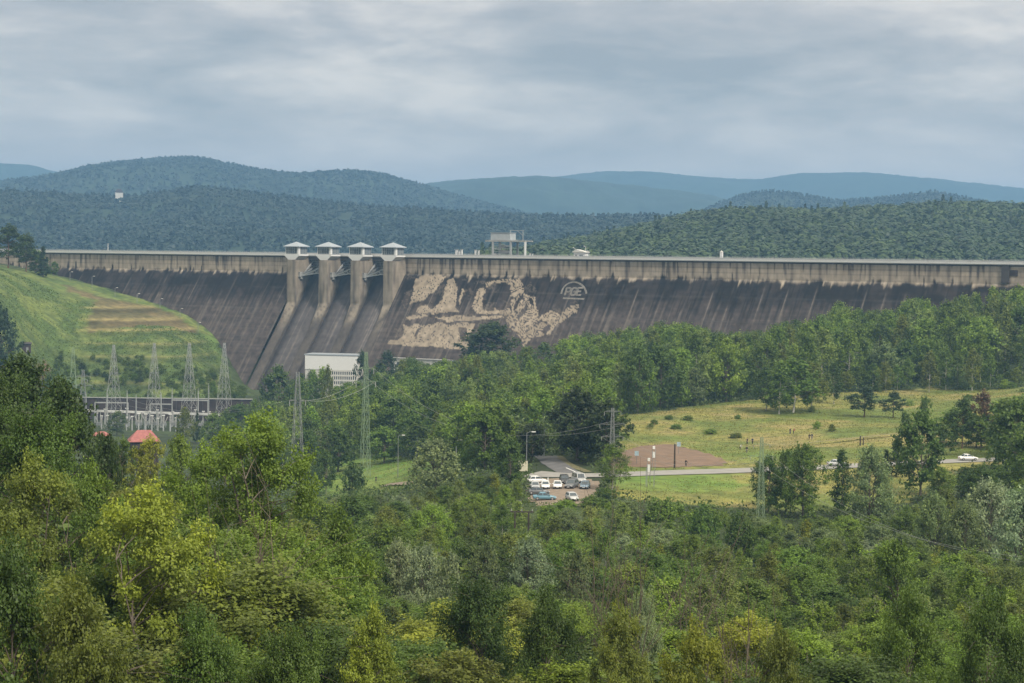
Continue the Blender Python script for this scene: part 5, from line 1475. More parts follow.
def add_tree(kind, px, d, H, W, tint, label=None, seed=None, pt=None, bark=None):
    if pt is None:
        q = ray(px, 250); X, Y = CAM[0] + q[0] * d, d
        for _ in range(3):
            zz = tz(X, Y); k = proj(np.array([X, Y, zz]))[0]; X += (px - k) * d / F
    else: X, Y = pt; zz = None
    TREES.append(dict(kind=kind, x=X, y=Y, z=tz(X, Y) if zz is None else zz, H=H, W=W, tint=tint, label=label, seed=seed, bark=bark))
    return TREES[-1]

def hero(kind, px, top, d, wpx, tint, label, seed=0, bark=None):
    t = add_tree(kind, px, d, 1, wpx * d / F, tint, label, seed, bark=bark)
    t['H'] = max(1.2, P(px, top, d)[2] - t['z']); return t

HEROES = [
    ('pine', 8, 227, 1035, 34, 'dark green', 'tall dark pine on the crest end, nearest the picture edge'), ('pine', 26, 236, 1050, 26, 'dark green', 'dark pine on the crest end beside the tallest pine'), ('cone', 43, 246, 1045, 17, 'blue-green', 'small dark conifer touching the far end of the dam wall'),
    ('broadleaf', 35, 250, 1060, 22, 'deep green', 'low rounded tree between the crest pines and the dam end'), ('broadleaf', 54, 262, 1085, 10, 'deep green', 'little tree where dam face meets the grassy hillside'),
    ('broadleaf', 0, 308, 800, 40, 'blue-green', 'dark tree low on the grassy hillside at the picture edge'), ('shrub', 52, 372, 845, 20, 'deep green', 'dark bush below the brown bare patch on the hillside'), ('broadleaf', 30, 366, 835, 24, 'deep green', 'dark tree in front of the hillside hut'),
    ('broadleaf', 117, 412, 830, 20, 'grey-green', 'round grey-green tree in front of the substation beam'), ('birch', 184, 408, 800, 19, 'olive', 'olive birch with pale stem in front of the substation'), ('cone', 197, 410, 820, 9, 'dark green', 'thin dark spruce between birch and last lattice tower'), ('broadleaf', 238, 405, 830, 30, 'deep green', 'rounded tree before the dark wall end at the dam toe'), ('broadleaf', 213, 414, 780, 24, 'mid-green', 'low tree in front of the last lattice tower'),
    ('broadleaf', 491, 324, 905, 58, 'dark green', 'big dark tree standing against the washed dam pattern'), ('birch', 388, 351, 900, 22, 'blue-green', 'dark tree beside the white powerhouse, toward the washed pattern'), ('birch', 328, 366, 840, 14, 'olive', 'slim olive tree right in front of the powerhouse lattice'),
    ('broadleaf', 278, 368, 860, 36, 'deep green', 'dark rounded tree at the foot of the spillway beside the powerhouse'), ('birch', 545, 343, 870, 26, 'deep green', 'dark tree below the arched logo on the dam'),
    ('broadleaf', 577, 392, 447, 62, 'very dark green', 'large dark tree over the road mouth, the one nearer the access road'), ('broadleaf', 606, 402, 440, 52, 'very dark green', 'large dark tree over the road mouth, the one nearer the bare field'), ('birch', 612, 444, 396, 33, 'mid-green', 'mid-green tree growing round the slim grey pylon'), ('broadleaf', 532, 424, 452, 38, 'very dark green', 'dark tree behind the street lamp at the road mouth'),
    ('broadleaf', 510, 440, 405, 36, 'deep green', 'dark tree beside the notice board above the car park'), ('willow', 437, 443, 430, 50, 'grey-green', 'rounded grey-green willow standing above the others past the lawn'), ('broadleaf', 326, 452, 575, 20, 'deep green', 'small round dark tree on the small lawn'), ('shrub', 354, 468, 545, 26, 'deep green', 'dark bush at the lower edge of the small lawn'),
    ('broadleaf', 768, 457, 378, 34, 'deep green', 'dark tree wrapped round the slim green pylon'), ('broadleaf', 803, 447, 376, 44, 'mid-green', 'mid-green tree with bare lower trunk beside the slim green pylon'), ('slender', 841, 451, 385, 24, 'deep green', 'narrow dark tree between two broad trees below the meadow'), ('willow', 870, 452, 372, 46, 'grey-green', 'upright grey-green tree below the pole pair in the meadow'),
    ('slender', 897, 436, 430, 18, 'dark green', 'thin dark tree on the roadside between grey-green tree and dark roadside tree'), ('slender', 886, 450, 432, 13, 'dark green', 'smallest thin dark tree on the roadside beyond the grey-green tree'), ('broadleaf', 920, 414, 405, 52, 'deep green', 'broad dark tree with visible trunk by the road near the white car'), ('ash', 955, 409, 505, 40, 'mid-green', 'bright tree behind the white car on the road'), ('pine', 962, 400, 490, 26, 'dark green', 'dark pine leaning over the road behind the white car'), ('pine', 981, 394, 495, 30, 'reddish-brown', 'reddish-brown dying pine above the white car'),
    ('broadleaf', 1016, 402, 430, 58, 'deep green', 'large dark tree overhanging the road past the white car'), ('broadleaf', 1030, 425, 400, 50, 'mid-green', 'green tree cut by the picture edge past the white car'),
    ('birch', 793, 359, 612, 48, 'mid-green', 'tall broad birch group leader standing alone in the meadow'), ('birch', 766, 366, 616, 28, 'deep green', 'slimmer birch joined to the tall meadow birch'), ('birch', 834, 362, 640, 18, 'dark green', 'narrow dark tree at the meadow edge between birch and pines'), ('pine', 864, 388, 598, 30, 'blue-green', 'low dark pine at the meadow edge, the broader of two'), ('pine', 893, 393, 596, 22, 'blue-green', 'low dark pine at the meadow edge, the smaller of two'), ('shrub', 925, 398, 600, 12, 'mid-green', 'small round bush in the meadow beyond the two low pines'), ('shrub', 905, 413, 560, 11, 'mid-green', 'low bush in the meadow before the two low pines'),
    ('shrub', 654, 425, 570, 10, 'mid-green', 'lone bush in the meadow above the bare field'), ('shrub', 669, 416, 580, 10, 'mid-green', 'small bush high in the meadow by the wood'), ('shrub', 676, 428, 560, 13, 'mid-green', 'low mid-green bush in the meadow centre above the field'), ('shrub', 688, 418, 580, 12, 'mid-green', 'low spreading bush high in the meadow'), ('shrub', 738, 417, 590, 9, 'mid-green', 'tiny bush at the top of the meadow'), ('shrub', 711, 432, 550, 17, 'fresh green', 'flat pale bush in the middle of the meadow'), ('shrub', 736, 436, 540, 15, 'olive', 'flat olive bush in the meadow toward the persons'),
    ('willow', 986, 486, 318, 62, 'silvery', 'big silvery willow at the picture edge, upper of the pair'), ('willow', 1022, 496, 290, 66, 'silvery', 'silvery willow cut by the picture edge'), ('willow', 962, 508, 300, 46, 'grey-green', 'grey-green willow beside the big silvery willow'), ('willow', 932, 498, 322, 38, 'grey-green', 'small grey-green willow farthest from the picture edge by the silvery pair'),
    ('willow', 398, 546, 232, 44, 'silvery', 'silvery willow in the scrub, first of the bright row below the grey-green willow'), ('willow', 425, 552, 224, 46, 'silvery', 'silvery willow in the middle of the bright scrub row'), ('willow', 449, 560, 216, 40, 'silvery', 'silvery willow at the end of the bright scrub row'), ('willow', 485, 548, 240, 44, 'grey-green', 'grey-green willow past the bright scrub row'), ('willow', 530, 543, 250, 52, 'silvery', 'silvery willow under the wooden H-frame pole'), ('willow', 575, 556, 230, 44, 'grey-green', 'grey-green willow beside the silvery one under the H-frame pole'),
    ('broadleaf', 1014, 398, 470, 60, 'mid-green', 'green tree at the picture edge closing the far end of the meadow'), ('broadleaf', 938, 424, 475, 34, 'deep green', 'dark low tree between the broad roadside tree and the white car'), ('birch', 322, 368, 850, 20, 'fresh green', 'fresh green tree in front of the powerhouse, next to the slim olive one'),
    ('broadleaf', 338, 428, 625, 40, 'deep green', 'round tree closing the back of the small lawn, beside the grey pylon'), ('broadleaf', 384, 428, 628, 36, 'mid-green', 'round tree closing the back of the small lawn, just past the green pylon'), ('birch', 416, 424, 622, 34, 'deep green', 'tall tree at the back corner of the lawn by the grey lamp post'), ('broadleaf', 308, 432, 615, 34, 'deep green', 'dark tree in front of the grey pylon foot beside the lawn'),
    ('birch', 779, 362, 606, 34, 'mid-green', 'leafy birch joined to the meadow birch group, on the car park side'), ('birch', 811, 364, 618, 32, 'olive', 'olive birch joined to the meadow birch group, on the pine side'), ('broadleaf', 786, 452, 384, 34, 'mid-green', 'leafy tree between the pylon-wrapping dark tree and the bare-trunked one'),
    ('shrub', 592, 497, 371, 34, 'mid-green', 'leafy bush screening the near corner of the car park'), ('shrub', 566, 501, 364, 28, 'fresh green', 'fresh green bush at the near edge of the car park gravel'), ('shrub', 606, 489, 380, 26, 'deep green', 'dark bush between car park and slim grey pylon'),
    ('broadleaf', 1002, 404, 486, 46, 'deep green', 'dark tree behind the road closing the meadow, past the reddish-brown pine'), ('broadleaf', 976, 416, 492, 34, 'mid-green', 'green tree right under the reddish-brown pine behind the white car'),
    ('birch', 313, 371, 850, 17, 'mid-green', 'slim green tree hiding the corner of the powerhouse toward the spillway'), ('broadleaf', 363, 353, 885, 16, 'blue-green', 'dark tree hugging the powerhouse end nearest the toe wall'), ('birch', 300, 378, 830, 22, 'mid-green', 'broad green tree below the dark spillway-foot tree'),
    ('ash', 148, 440.5, 270, 50, 'yellow-green', 'yellow-green tree directly below the larger red roof'), ('broadleaf', 178, 440, 262, 40, 'fresh green', 'fresh green tree beside the larger red roof'), ('ash', 124, 441, 282, 38, 'mid-green', 'mid-green tree below the gap between the two red roofs'), ('broadleaf', 100, 436, 275, 38, 'deep green', 'deep green tree covering the wall of the smaller red-roofed house'),
    ('willow', 640, 606, 152, 50, 'silvery', 'pale silvery willow seen behind the bare branching tree'),
    ('lime', 368, 611, 96, 118, 'yellow-green', 'yellow-green conical tree alone at the bottom of the view'), ('ash', 150, 502, 104, 160, 'yellow-green', 'broad tree with bright yellow leaf tips in the near slope'), ('ash', 262, 428, 150, 160, 'fresh green', 'tall fresh green spreading tree above the bare branches on the near slope'), ('ash', 205, 455, 160, 125, 'fresh green', 'fresh green tree below the birch of the substation'),
    ('broadleaf', 22, 362, 190, 92, 'dark green', 'tall dark tree breaking the skyline before the hillside'), ('broadleaf', 62, 385, 185, 84, 'dark green', 'dark tree second along the skyline before the substation'), ('broadleaf', -8, 380, 150, 110, 'dark green', 'dark tree at the picture edge below the hillside hut'), ('broadleaf', 40, 420, 140, 115, 'deep green', 'dark tree below the two skyline trees'), ('broadleaf', 108, 440, 190, 34, 'dark green', 'dark small-crowned tree just before the red roofs'),
    ('ash', 30, 470, 110, 140, 'olive', 'olive tree low on the near slope by the picture edge'), ('ash', 90, 478, 118, 110, 'mid-green', 'mid-green tree beside the olive one on the near slope'), ('broadleaf', 10, 560, 75, 150, 'deep green', 'large shaded tree in the bottom corner'), ('ash', 70, 600, 72, 150, 'olive', 'olive leafy tree at the bottom beside the corner tree'), ('broadleaf', 200, 625, 85, 120, 'deep green', 'deep green tree at the bottom below the bare branches'), ('broadleaf', 290, 640, 88, 110, 'deep green', 'deep green tree hugging the yellow-green conical tree'),
    ('broadleaf', 478, 588, 128, 96, 'dark green', 'dark tree with yellow tips above the bottom middle'), ('broadleaf', 545, 600, 122, 90, 'deep green', 'deep green tree beside the dark tree of the bottom middle'), ('ash', 615, 618, 112, 84, 'olive', 'olive rounded tree below the pale silvery willow'), ('ash', 690, 636, 98, 92, 'yellow-green', 'yellow-green tree at the bottom beyond the olive one'), ('ash', 775, 642, 96, 84, 'olive', 'olive tree low at the bottom, after the yellow-green one'), ('broadleaf', 905, 600, 122, 90, 'mid-green', 'mid-green tree in the lower corner thicket'), ('broadleaf', 985, 604, 112, 96, 'deep green', 'deep green tree in the lower corner by the picture edge'),
    ('broadleaf', 895, 545, 205, 56, 'mid-green', 'rounded mid-green tree in the middle of the scrub below the silvery pair'), ('shrub', 703, 511, 330, 42, 'deep green', 'rounded dark bush below the field track'), ('shrub', 664, 503, 345, 54, 'mid-green', 'broad green bush below the slim grey pylon'), ('shrub', 740, 520, 320, 40, 'deep green', 'dark bush in the scrub below the slim green pylon'),
]
for kd, px, tp, d, wp, tn, lb in HEROES: hero(kd, px, tp, d, wp, tn, lb)
# white-stemmed birches along the back of the meadow
for k, (px, tp, w_) in enumerate(((846, 372, 14), (858, 366, 15), (873, 364, 14), (886, 362, 13), (897, 366, 11), (907, 360, 12), (929, 352, 15), (946, 348, 15), (958, 352, 13), (972, 350, 14), (990, 356, 13), (1004, 362, 12), (1016, 368, 12))):
    t = hero('birch', px, tp, 690 + 8 * (k % 3), w_ * 1.25, 'mid-green' if k % 3 else 'olive', 'white-stemmed birch in the row along the meadow back, %s from the meadow pines' % ORD[k], seed=k % 4)

# ---- scattered woodland
PROT = [(970, 448, 482, 24, 458), (522, 509, 550, 12, 325), (560, 476, 510, 34, 385)]
for t in TREES:
    if t['label'] and t['H'] > 1.3:
        x_, b_, _ = proj(np.array([t['x'], t['y'], t['z']])); t_ = proj(np.array([t['x'], t['y'], t['z'] + t['H']]))[1]
        PROT.append((x_, t_, min(b_, t_ + 60 + t['W'] / t['y'] * F * .5), t['W'] / t['y'] * F / 2, t['y']))
# ----
def skyl(pts):
    a = np.array(pts, float); return lambda x: np.interp(x, a[:, 0], a[:, 1])
SK_LEFT = skyl([(-60, 372), (0, 385), (20, 380), (60, 398), (80, 425), (95, 446), (140, 444), (165, 446), (200, 445), (225, 436), (250, 446), (270, 462), (290, 478), (310, 492), (330, 520), (400, 560)])
SK_FOR = skyl([(230, 408), (245, 402), (256, 394), (268, 382), (290, 376), (306, 368), (318, 368), (334, 384), (356, 384), (364, 366), (385, 358), (402, 357), (420, 359), (440, 359), (465, 354), (475, 345), (490, 340), (515, 338), (530, 347), (545, 343), (560, 336), (580, 332), (600, 333), (620, 324), (640, 328), (660, 316), (680, 323), (700, 320), (720, 333), (745, 330), (760, 327), (790, 314), (800, 323), (830, 304), (850, 302), (880, 312), (910, 293), (940, 302), (960, 292), (985, 287), (1024, 285), (1100, 280)])
SK_SCRUB = skyl([(230, 470), (300, 486), (325, 497), (400, 494), (430, 484), (455, 474), (500, 472), (525, 478), (531, 503), (597, 504), (600, 498), (625, 496), (650, 500), (700, 506), (745, 510), (770, 515), (830, 517), (880, 512), (912, 500), (940, 484), (1000, 470), (1100, 462)])
SK_NEAR = skyl([(230, 545), (300, 570), (400, 585), (460, 592), (560, 598), (650, 612), (720, 602), (800, 608), (880, 596), (950, 590), (1024, 575), (1100, 570)])
gs = np.random.default_rng(77)
def inside(px, d, pxr, dr): return pxr[0] <= px <= pxr[1] and dr[0] <= d <= dr[1]
occupied = [(t['x'], t['y'], t['W'] * .36) for t in TREES]
OPEN = [np.array(MEADOW), np.array(LAWN), np.array(PAVE[0]), np.array(SOILP), np.array(FRESH)]
def is_open(x, y): return any(bool(in_poly(x, y, p)) for p in OPEN)
def scatter(pxr, dr, n, gap, sky, mix_, Hr, note, minH=.5, dw=1.0):
    kinds = list(mix_); wts = np.array([mix_[k][0] for k in kinds], float); wts /= wts.sum()
    made = 0
    for _ in range(n * 6):
        if made >= n: break
        d = math.sqrt(dr[0] ** 2 + (dr[1] ** 2 - dr[0] ** 2) * gs.random()); px = pxr[0] + (pxr[1] - pxr[0]) * gs.random()
        X, Y = (px - W2) / F * d, d
        gp = gap * (.8 + .5 * gs.random())
        if any((X - a) ** 2 + (Y - b) ** 2 < (gp * .5 + c) ** 2 for a, b, c in occupied): continue
        if is_open(X, Y): continue
        ss, nn = to_sn(np.array([X, Y, 0.]))
        z = tz(X, Y)
        if nn < float(fprof(z)) + 7: continue
        cl = float(fbm(np.array([X / 26]), np.array([Y / 26]), 301, 2)[0])
        wk = wts * np.array([math.exp(2.5 * (float(vnoise(np.array([X / 22]), np.array([Y / 22]), 310 + 7 * i)[0]) - .5)) for i in range(len(kinds))]); wk /= wk.sum()
        k = kinds[gs.choice(len(kinds), p=wk)]; tints = mix_[k][1]
        sp = SPEC[k]; H = sp['H'] * (Hr[0] + (Hr[1] - Hr[0]) * gs.random()); W = sp['W'] * (H / sp['H']) ** .8 * (.85 + .35 * gs.random()) * dw
        x0, y0, _ = proj(np.array([X, Y, z])); yt = proj(np.array([X, Y, z + H]))[1]
        hw = W / d * F * .4
        prot = 0
        for hx, ht, hb, hh, hd in PROT:
            if d < hd and abs(x0 - hx) < hh * .75 + hw * .8: prot = max(prot, ht + .6 * (hb - ht))
        lim = max(sky(x0 - hw), sky(x0), sky(x0 + hw)) + gs.random() * 5
        lim = max(lim, prot)
        if yt < lim:
            Hn = H * (y0 - lim) / (y0 - yt)
            if Hn < H * minH or Hn < 1.2: continue
            W *= (Hn / H) ** .7; H = Hn
        TREES.append(dict(kind=k, x=X, y=Y, z=z, H=H, W=W, tint=tints[gs.choice(len(tints))], label=None, seed=None, bark=None))
        occupied.append((X, Y, W * .30)); made += 1
    return made
GRN = ['deep green', 'mid-green', 'mid-green', 'fresh green']
scatter((-220, 320), (70, 250), 135, 5.0, SK_LEFT, {'broadleaf': (3, ['dark green', 'deep green', 'mid-green', 'olive']), 'ash': (3, ['mid-green', 'fresh green', 'olive', 'yellow-green'])}, (.7, 1.05), 'near slope', dw=1.3)
scatter((220, 1260), (84, 165), 185, 4.6, SK_NEAR, {'broadleaf': (3, ['deep green', 'dark green', 'mid-green', 'olive']), 'ash': (3, ['olive', 'mid-green', 'yellow-green', 'fresh green']), 'shrub': (.8, ['fresh green', 'mid-green']), 'willow': (.6, ['grey-green', 'pale green'])}, (.5, .85), 'thicket', dw=1.35)
scatter((225, 1180), (160, 262), 335, 4.6, SK_SCRUB, {'slender': (3, ['fresh green', 'mid-green', 'yellow-green', 'pale green']), 'birch': (2.6, ['mid-green', 'fresh green', 'olive', 'pale green']), 'broadleaf': (2.2, ['fresh green', 'mid-green', 'deep green']), 'willow': (2, ['grey-green', 'pale green', 'silvery']), 'shrub': (1.5, ['mid-green', 'fresh green', 'pale green'])}, (.42, .75), 'scrub', dw=1.15)
scatter((225, 1140), (262, 372), 300, 5.6, SK_SCRUB, {'slender': (2.4, ['fresh green', 'pale green', 'yellow-green']), 'birch': (2.6, ['mid-green', 'fresh green', 'olive', 'pale green']), 'broadleaf': (2.2, ['fresh green', 'mid-green', 'deep green']), 'willow': (1.8, ['grey-green', 'grey-green', 'silvery']), 'shrub': (2.4, ['mid-green', 'fresh green', 'pale green'])}, (.42, .78), 'scrub', dw=1.15)
scatter((225, 530), (372, 560), 130, 7.5, SK_SCRUB, {'birch': (3, ['mid-green', 'olive', 'deep green']), 'broadleaf': (3, ['deep green', 'dark green', 'mid-green']), 'willow': (1.5, ['grey-green'])}, (.55, .85), 'valley')
FM = {'birch': (4, ['mid-green', 'fresh green', 'olive', 'fresh green', 'pale green']), 'broadleaf': (3, ['deep green', 'mid-green', 'fresh green']), 'willow': (.5, ['grey-green']), 'slender': (.7, ['mid-green', 'fresh green'])}
scatter((225, 640), (545, 960), 420, 7.6, SK_FOR, FM, (1.0, 1.5), 'wood')
scatter((470, 640), (448, 560), 60, 7, SK_FOR, FM, (1.0, 1.35), 'wood')
scatter((610, 1090), (580, 900), 470, 7.4, SK_FOR, FM, (1.0, 1.7), 'wood')
scatter((930, 1100), (380, 600), 40, 6.5, skyl([(900, 440), (960, 425), (1000, 400), (1100, 380)]), {'broadleaf': (3, ['deep green', 'mid-green', 'dark green']), 'birch': (1, ['mid-green'])}, (.7, 1.1), 'roadside')
scatter((56, 245), (921, 972), 150, 2.6, skyl([(-40, 330), (40, 345), (80, 352), (140, 352), (240, 372)]), {'shrub': (1, ['deep green', 'mid-green', 'dark green'])}, (.4, .8), 'hillside')

scatter((780, 1030), (640, 700), 46, 3.4, skyl([(700, 380), (1100, 372)]), {'shrub': (2, ['fresh green', 'mid-green', 'pale green']), 'birch': (2, ['fresh green', 'mid-green'])}, (.45, .8), 'meadow edge')
# small bushes thinning out from the wood over the meadow
for k in range(24):
    px, py = 625 + 400 * gs.random(), 0; d = 690 - 150 * gs.random() ** 2.2; X, Y = (px - W2) / F * d, d
    if not bool(in_poly(X, Y, MEADOW)) or any(bool(in_poly(X, Y, q)) for q in (PAVE[0], SOILP)): continue
    h_ = .7 + 1.3 * gs.random()
    TREES.append(dict(kind='shrub', x=X, y=Y, z=tz(X, Y), H=h_, W=h_ * (1.2 + gs.random()), tint=['mid-green', 'fresh green', 'pale green', 'olive'][gs.integers(0, 4)], label=None, seed=None, bark=None))
# ---- what shows: a coarse near-to-far cover test
TREES.sort(key=lambda t: t['y'])
mask = np.zeros((342, 512), bool)
yy_, xx_ = np.mgrid[0:342, 0:512]
for t in TREES:
    x0, y0, _ = proj(np.array([t['x'], t['y'], t['z']])); yt = proj(np.array([t['x'], t['y'], t['z'] + t['H']]))[1]
    hw = t['W'] / t['y'] * F / 2
    cb = SPEC[t['kind']]['cb']
    yb = y0 - (y0 - yt) * cb
    t['scr'] = (x0, yt, y0, hw)
    cx, cy, ax_, ay = x0 / 2, (yt + yb) / 4, max(hw / 2 * .92, .6), max((yb - yt) / 4 * .95, .6)
    X0, X1, Y0, Y1 = int(max(0, cx - ax_)), int(min(511, cx + ax_ + 1)), int(max(0, cy - ay)), int(min(341, cy + ay + 1))
    if X1 < X0 or Y1 < Y0: t['vis'] = 0; t['tot'] = 1; continue
    e = ((xx_[Y0:Y1 + 1, X0:X1 + 1] - cx) / ax_) ** 2 + ((yy_[Y0:Y1 + 1, X0:X1 + 1] - cy) / ay) ** 2 < 1
    sub = mask[Y0:Y1 + 1, X0:X1 + 1]
    t['vis'] = int((e & ~sub).sum()) * 4; t['tot'] = max(1, int(math.pi * ax_ * ay * 4))
    sub |= e
show = [t for t in TREES if t['label'] or t['vis'] > 26]
rest = [t for t in TREES if not t['label'] and 0 < t['vis'] <= 26]
rest += [t for t in TREES if not t['label'] and t['vis'] == 0 and t['y'] < 420 and not (0 < t['scr'][0] < 1024)]
cnt = {}
keep = []
for t in sorted(show, key=lambda t: (t['label'] is None, -t['vis'])):
    cnt[t['kind']] = cnt.get(t['kind'], 0) + 1
    if cnt[t['kind']] <= 290: keep.append(t)
    else: rest.append(t)
print('TREES', len(TREES), 'kept', len(keep), 'rest', len(rest), cnt)

# ---- labels for the scattered ones
LAND = [('the white powerhouse', 332, 370, 925), ('the tall green pylon', 365, 420, 600), ('the tall grey pylon', 297, 430, 590), ('the small lawn', 350, 475, 580), ('the substation', 150, 420, 880), ('the pale red roof', 145, 435, 560),
        ('the washed dam pattern', 450, 330, 950), ('the arched logo', 575, 295, 940), ('the big dark tree at the dam', 491, 345, 905), ('the white toe wall', 425, 362, 930), ('the car park', 560, 490, 395), ('the H-frame pole', 522, 522, 325),
        ('the grey-green lawn willow', 437, 465, 430), ('the large dark road-mouth trees', 590, 430, 443), ('the notice board', 523, 460, 425), ('the bare field', 680, 456, 490), ('the slim grey pylon', 612, 460, 398), ('the slim green pylon', 760, 480, 372), ('the meadow birch', 793, 385, 612),
        ('the two low pines', 878, 400, 597), ('the white-stemmed birch row', 950, 375, 695), ('the white road car', 970, 458, 462), ('the reddish-brown pine', 981, 415, 495), ('the big silvery willow', 990, 510, 310), ('the pole pair', 861, 447, 500), ('the upright grey-green roadside tree', 868, 485, 372),
        ('the bright willow row', 425, 565, 224), ('the silvery willow under the H-frame', 530, 560, 250), ('the pale silvery willow', 640, 625, 152), ('the bare branching tree', 636, 590, 165), ('the bare twiggy thicket', 245, 560, 128), ('the yellow-green conical tree', 368, 650, 96), ('the yellow-tipped broad tree', 150, 560, 104), ('the tall fresh green tree', 262, 470, 150),
        ('the skyline dark trees', 40, 390, 188), ('the bottom corner tree', 15, 620, 75), ('the dark yellow-tipped tree', 478, 620, 128), ('the bottom olive tree', 615, 650, 112), ('the rounded scrub tree', 895, 560, 205), ('the dark field-track bush', 703, 525, 330), ('the lower corner tree', 985, 640, 112), ('the hillside hut', 26, 355, 835), ('the white kiosk', 721, 260, 880), ('the slope lamps', 160, 310, 930), ('the buttress on the dam', 1006, 275, 830), ('the bottom yellow-green tree', 690, 660, 98)]
def lookword(t):
    q = t['H'] / SPEC[t['kind']]['H']
    return ('tall' if q > 1.05 else 'mid-sized' if q > .72 else 'small' if q > .5 else 'low') if t['kind'] != 'shrub' else ('large' if q > .65 else 'small')
groups = {}
for t in keep:
    if t['label']: continue
    x0, yt, y0, hw = t['scr']; cy = yt + min(y0 - yt, 20) * .5
    best = min(LAND, key=lambda l: ((l[1] - x0) / 1.0) ** 2 + ((l[2] - cy) * 1.6) ** 2 + (90 * math.log(l[3] / t['y'])) ** 2)
    dx, dy = x0 - best[1], cy - best[2]
    far_ = t['y'] / best[3]
    rel = ('behind' if far_ > 1.06 else 'before' if far_ < .94 else 'beside')
    side = 'toward the dam edge' if False else ''
    key = (lookword(t), t['tint'], WORD[t['kind']], rel, best[0])
    groups.setdefault(key, []).append(t)
for key, ts in groups.items():
    lm_ = next(l for l in LAND if l[0] == key[4])
    ts.sort(key=lambda t: math.hypot(t['scr'][0] - lm_[1], t['scr'][1] - lm_[2]))
    base = '%s %s %s %s %s' % key
    for i, t in enumerate(ts):
        if len(ts) == 1: t['label'] = base
        elif i == len(ts) - 1: t['label'] = base + ', farthest such'
        elif i == 0: t['label'] = base + ', nearest such'
        else: t['label'] = base + ', %s nearest such' % ORD[min(i, 19)]

# ---- build
def lod(t): return 0 if t['y'] < 175 else 1 if t['y'] < 400 else 2
gi = np.random.default_rng(8)
GRP = {'shrub': 'bushes of the valley'}
for n_, t in enumerate(keep):
    L_ = lod(t); nv = {0: 3, 1: 5, 2: 5}[L_]
    sd = t['seed'] if t['seed'] is not None else int(gi.integers(0, nv))
    if t['seed'] is not None and t['seed'] >= 5: pass
    tm, cm = proto(t['kind'], L_, sd)
    sp = SPEC[t['kind']]
    r = bpy.data.objects.new(NAMES[t['kind']], None); COL.objects.link(r); r.empty_display_size = .5
    r.location = (t['x'], t['y'], t['z']); r.rotation_euler = (0, 0, gi.random() * 6.28); s = t['W'] / sp['W']; r.scale = (s, s * (.9 + .2 * gi.random()), t['H'] / sp['H'])
    tag(r, t['label'], 'bush' if t['kind'] == 'shrub' else 'tree')
    a = bpy.data.objects.new('trunk', tm); COL.objects.link(a); a.parent = r
    bc = np.array(BARKC.get(t['kind'], (.11, .09, .07))) * (.8 + .4 * gi.random()); a.color = (*bc, 1)
    b = bpy.data.objects.new('crown', cm); COL.objects.link(b); b.parent = r
    c = np.array(TINT[t['tint']]) * (.74 + .5 * gi.random()) * (1 + gi.normal(size=3) * np.array([.03, .02, .04])); b.color = (*np.clip(c, .005, .3), 1)

# ---- trees hardly seen between the others, as one wood
def merge_rest(ts, name, label):
    V, A, Cc = [], [], []
    for t in ts:
        tm, cm = proto(t['kind'], 2, int(gi.integers(0, 5))); n = len(cm.vertices)
        co_ = np.empty(n * 3, np.float32); cm.vertices.foreach_get('co', co_); co_ = co_.reshape(-1, 4, 3)
        va = np.empty(n, np.float32); cm.attributes['var'].data.foreach_get('value', va); va = va.reshape(-1, 4)
        sel = gi.random(len(co_)) < .6; co_ = co_[sel]; va = va[sel]
        sp = SPEC[t['kind']]; s = t['W'] / sp['W']
        V.append((co_ * np.array([s, s, t['H'] / sp['H']]) + np.array([t['x'], t['y'], t['z']])).reshape(-1, 3)); A.append(va.ravel())
    if not V: return
    v = np.concatenate(V); me = npmesh(name, v, np.arange(len(v)).reshape(-1, 4), leafmat(name + '_foliage', False, (.09, .135, .032), .35)); attr(me, 'var', np.concatenate(A))
    tag(link(name, me), label, kind='stuff')
merge_rest(rest, 'woodland', 'green wood filling the gaps between the valley trees')

# ---- bare, twiggy trees
def bare_tree(px, base_d, top, spread, n, label, seed, col=(.1, .08, .055), low=.1, fan=1.0):
    g = np.random.default_rng(seed); q = ray(px, 250); X, Y = q[0] * base_d, base_d; z = tz(X, Y); H = P(px, top, base_d)[2] - z
    o = empty('bare_tree', (X, Y, z)); tag(o, label, 'tree')
    main, tw = [], []
    for k in range(n):
        a = g.random() * 6.28; r = spread * math.sqrt(g.random()) * fan; e = np.array([math.cos(a) * r, math.sin(a) * r * .8, H * (.6 + .4 * g.random())])
        p = curve3(np.array([math.cos(a) * .15, math.sin(a) * .15, -.2]), np.array([e[0] * .35, e[1] * .35, e[2] * .55]) + g.normal(size=3) * .3, e, 8)
        main.append((p, np.linspace(.085, .012, 8)))
        for m in range(7):
            j = 2 + int(g.integers(0, 5)); p0 = p[j]; d = (p[-1] - p[0]); d /= np.linalg.norm(d); s = d + g.normal(size=3) * .55; L_ = H * .22 * (.4 + g.random())
            e2 = p0 + s * L_; c = curve3(p0, p0 + s * L_ * .5 + g.normal(size=3) * .12, e2, 5); tw.append((c, np.linspace(.03, .008, 5)))
            for h in range(3):
                p3 = c[2 + h % 3]; e3 = p3 + (s + g.normal(size=3) * .6) * L_ * .4; tw.append((curve3(p3, (p3 + e3) / 2, e3, 3), np.linspace(.016, .006, 3)))
    v, f = np_tubes(main, 6); a = link('trunk', npmesh('trunk', v, f, BARK, True), o); a.color = (*col, 1)
    v, f = np_tubes(tw, 4); a = link('branches', npmesh('branches', v, f, BARK, True), o); a.color = (*col, 1)
    return o
bare_tree(232, 118, 498, 3.0, 7, 'tall bare twiggy tree with grey-brown stems on the near slope', 1)
bare_tree(268, 112, 560, 3.4, 7, 'leaning grey bare branches below the tall bare twiggy tree', 2, (.13, .105, .075), fan=1.3)
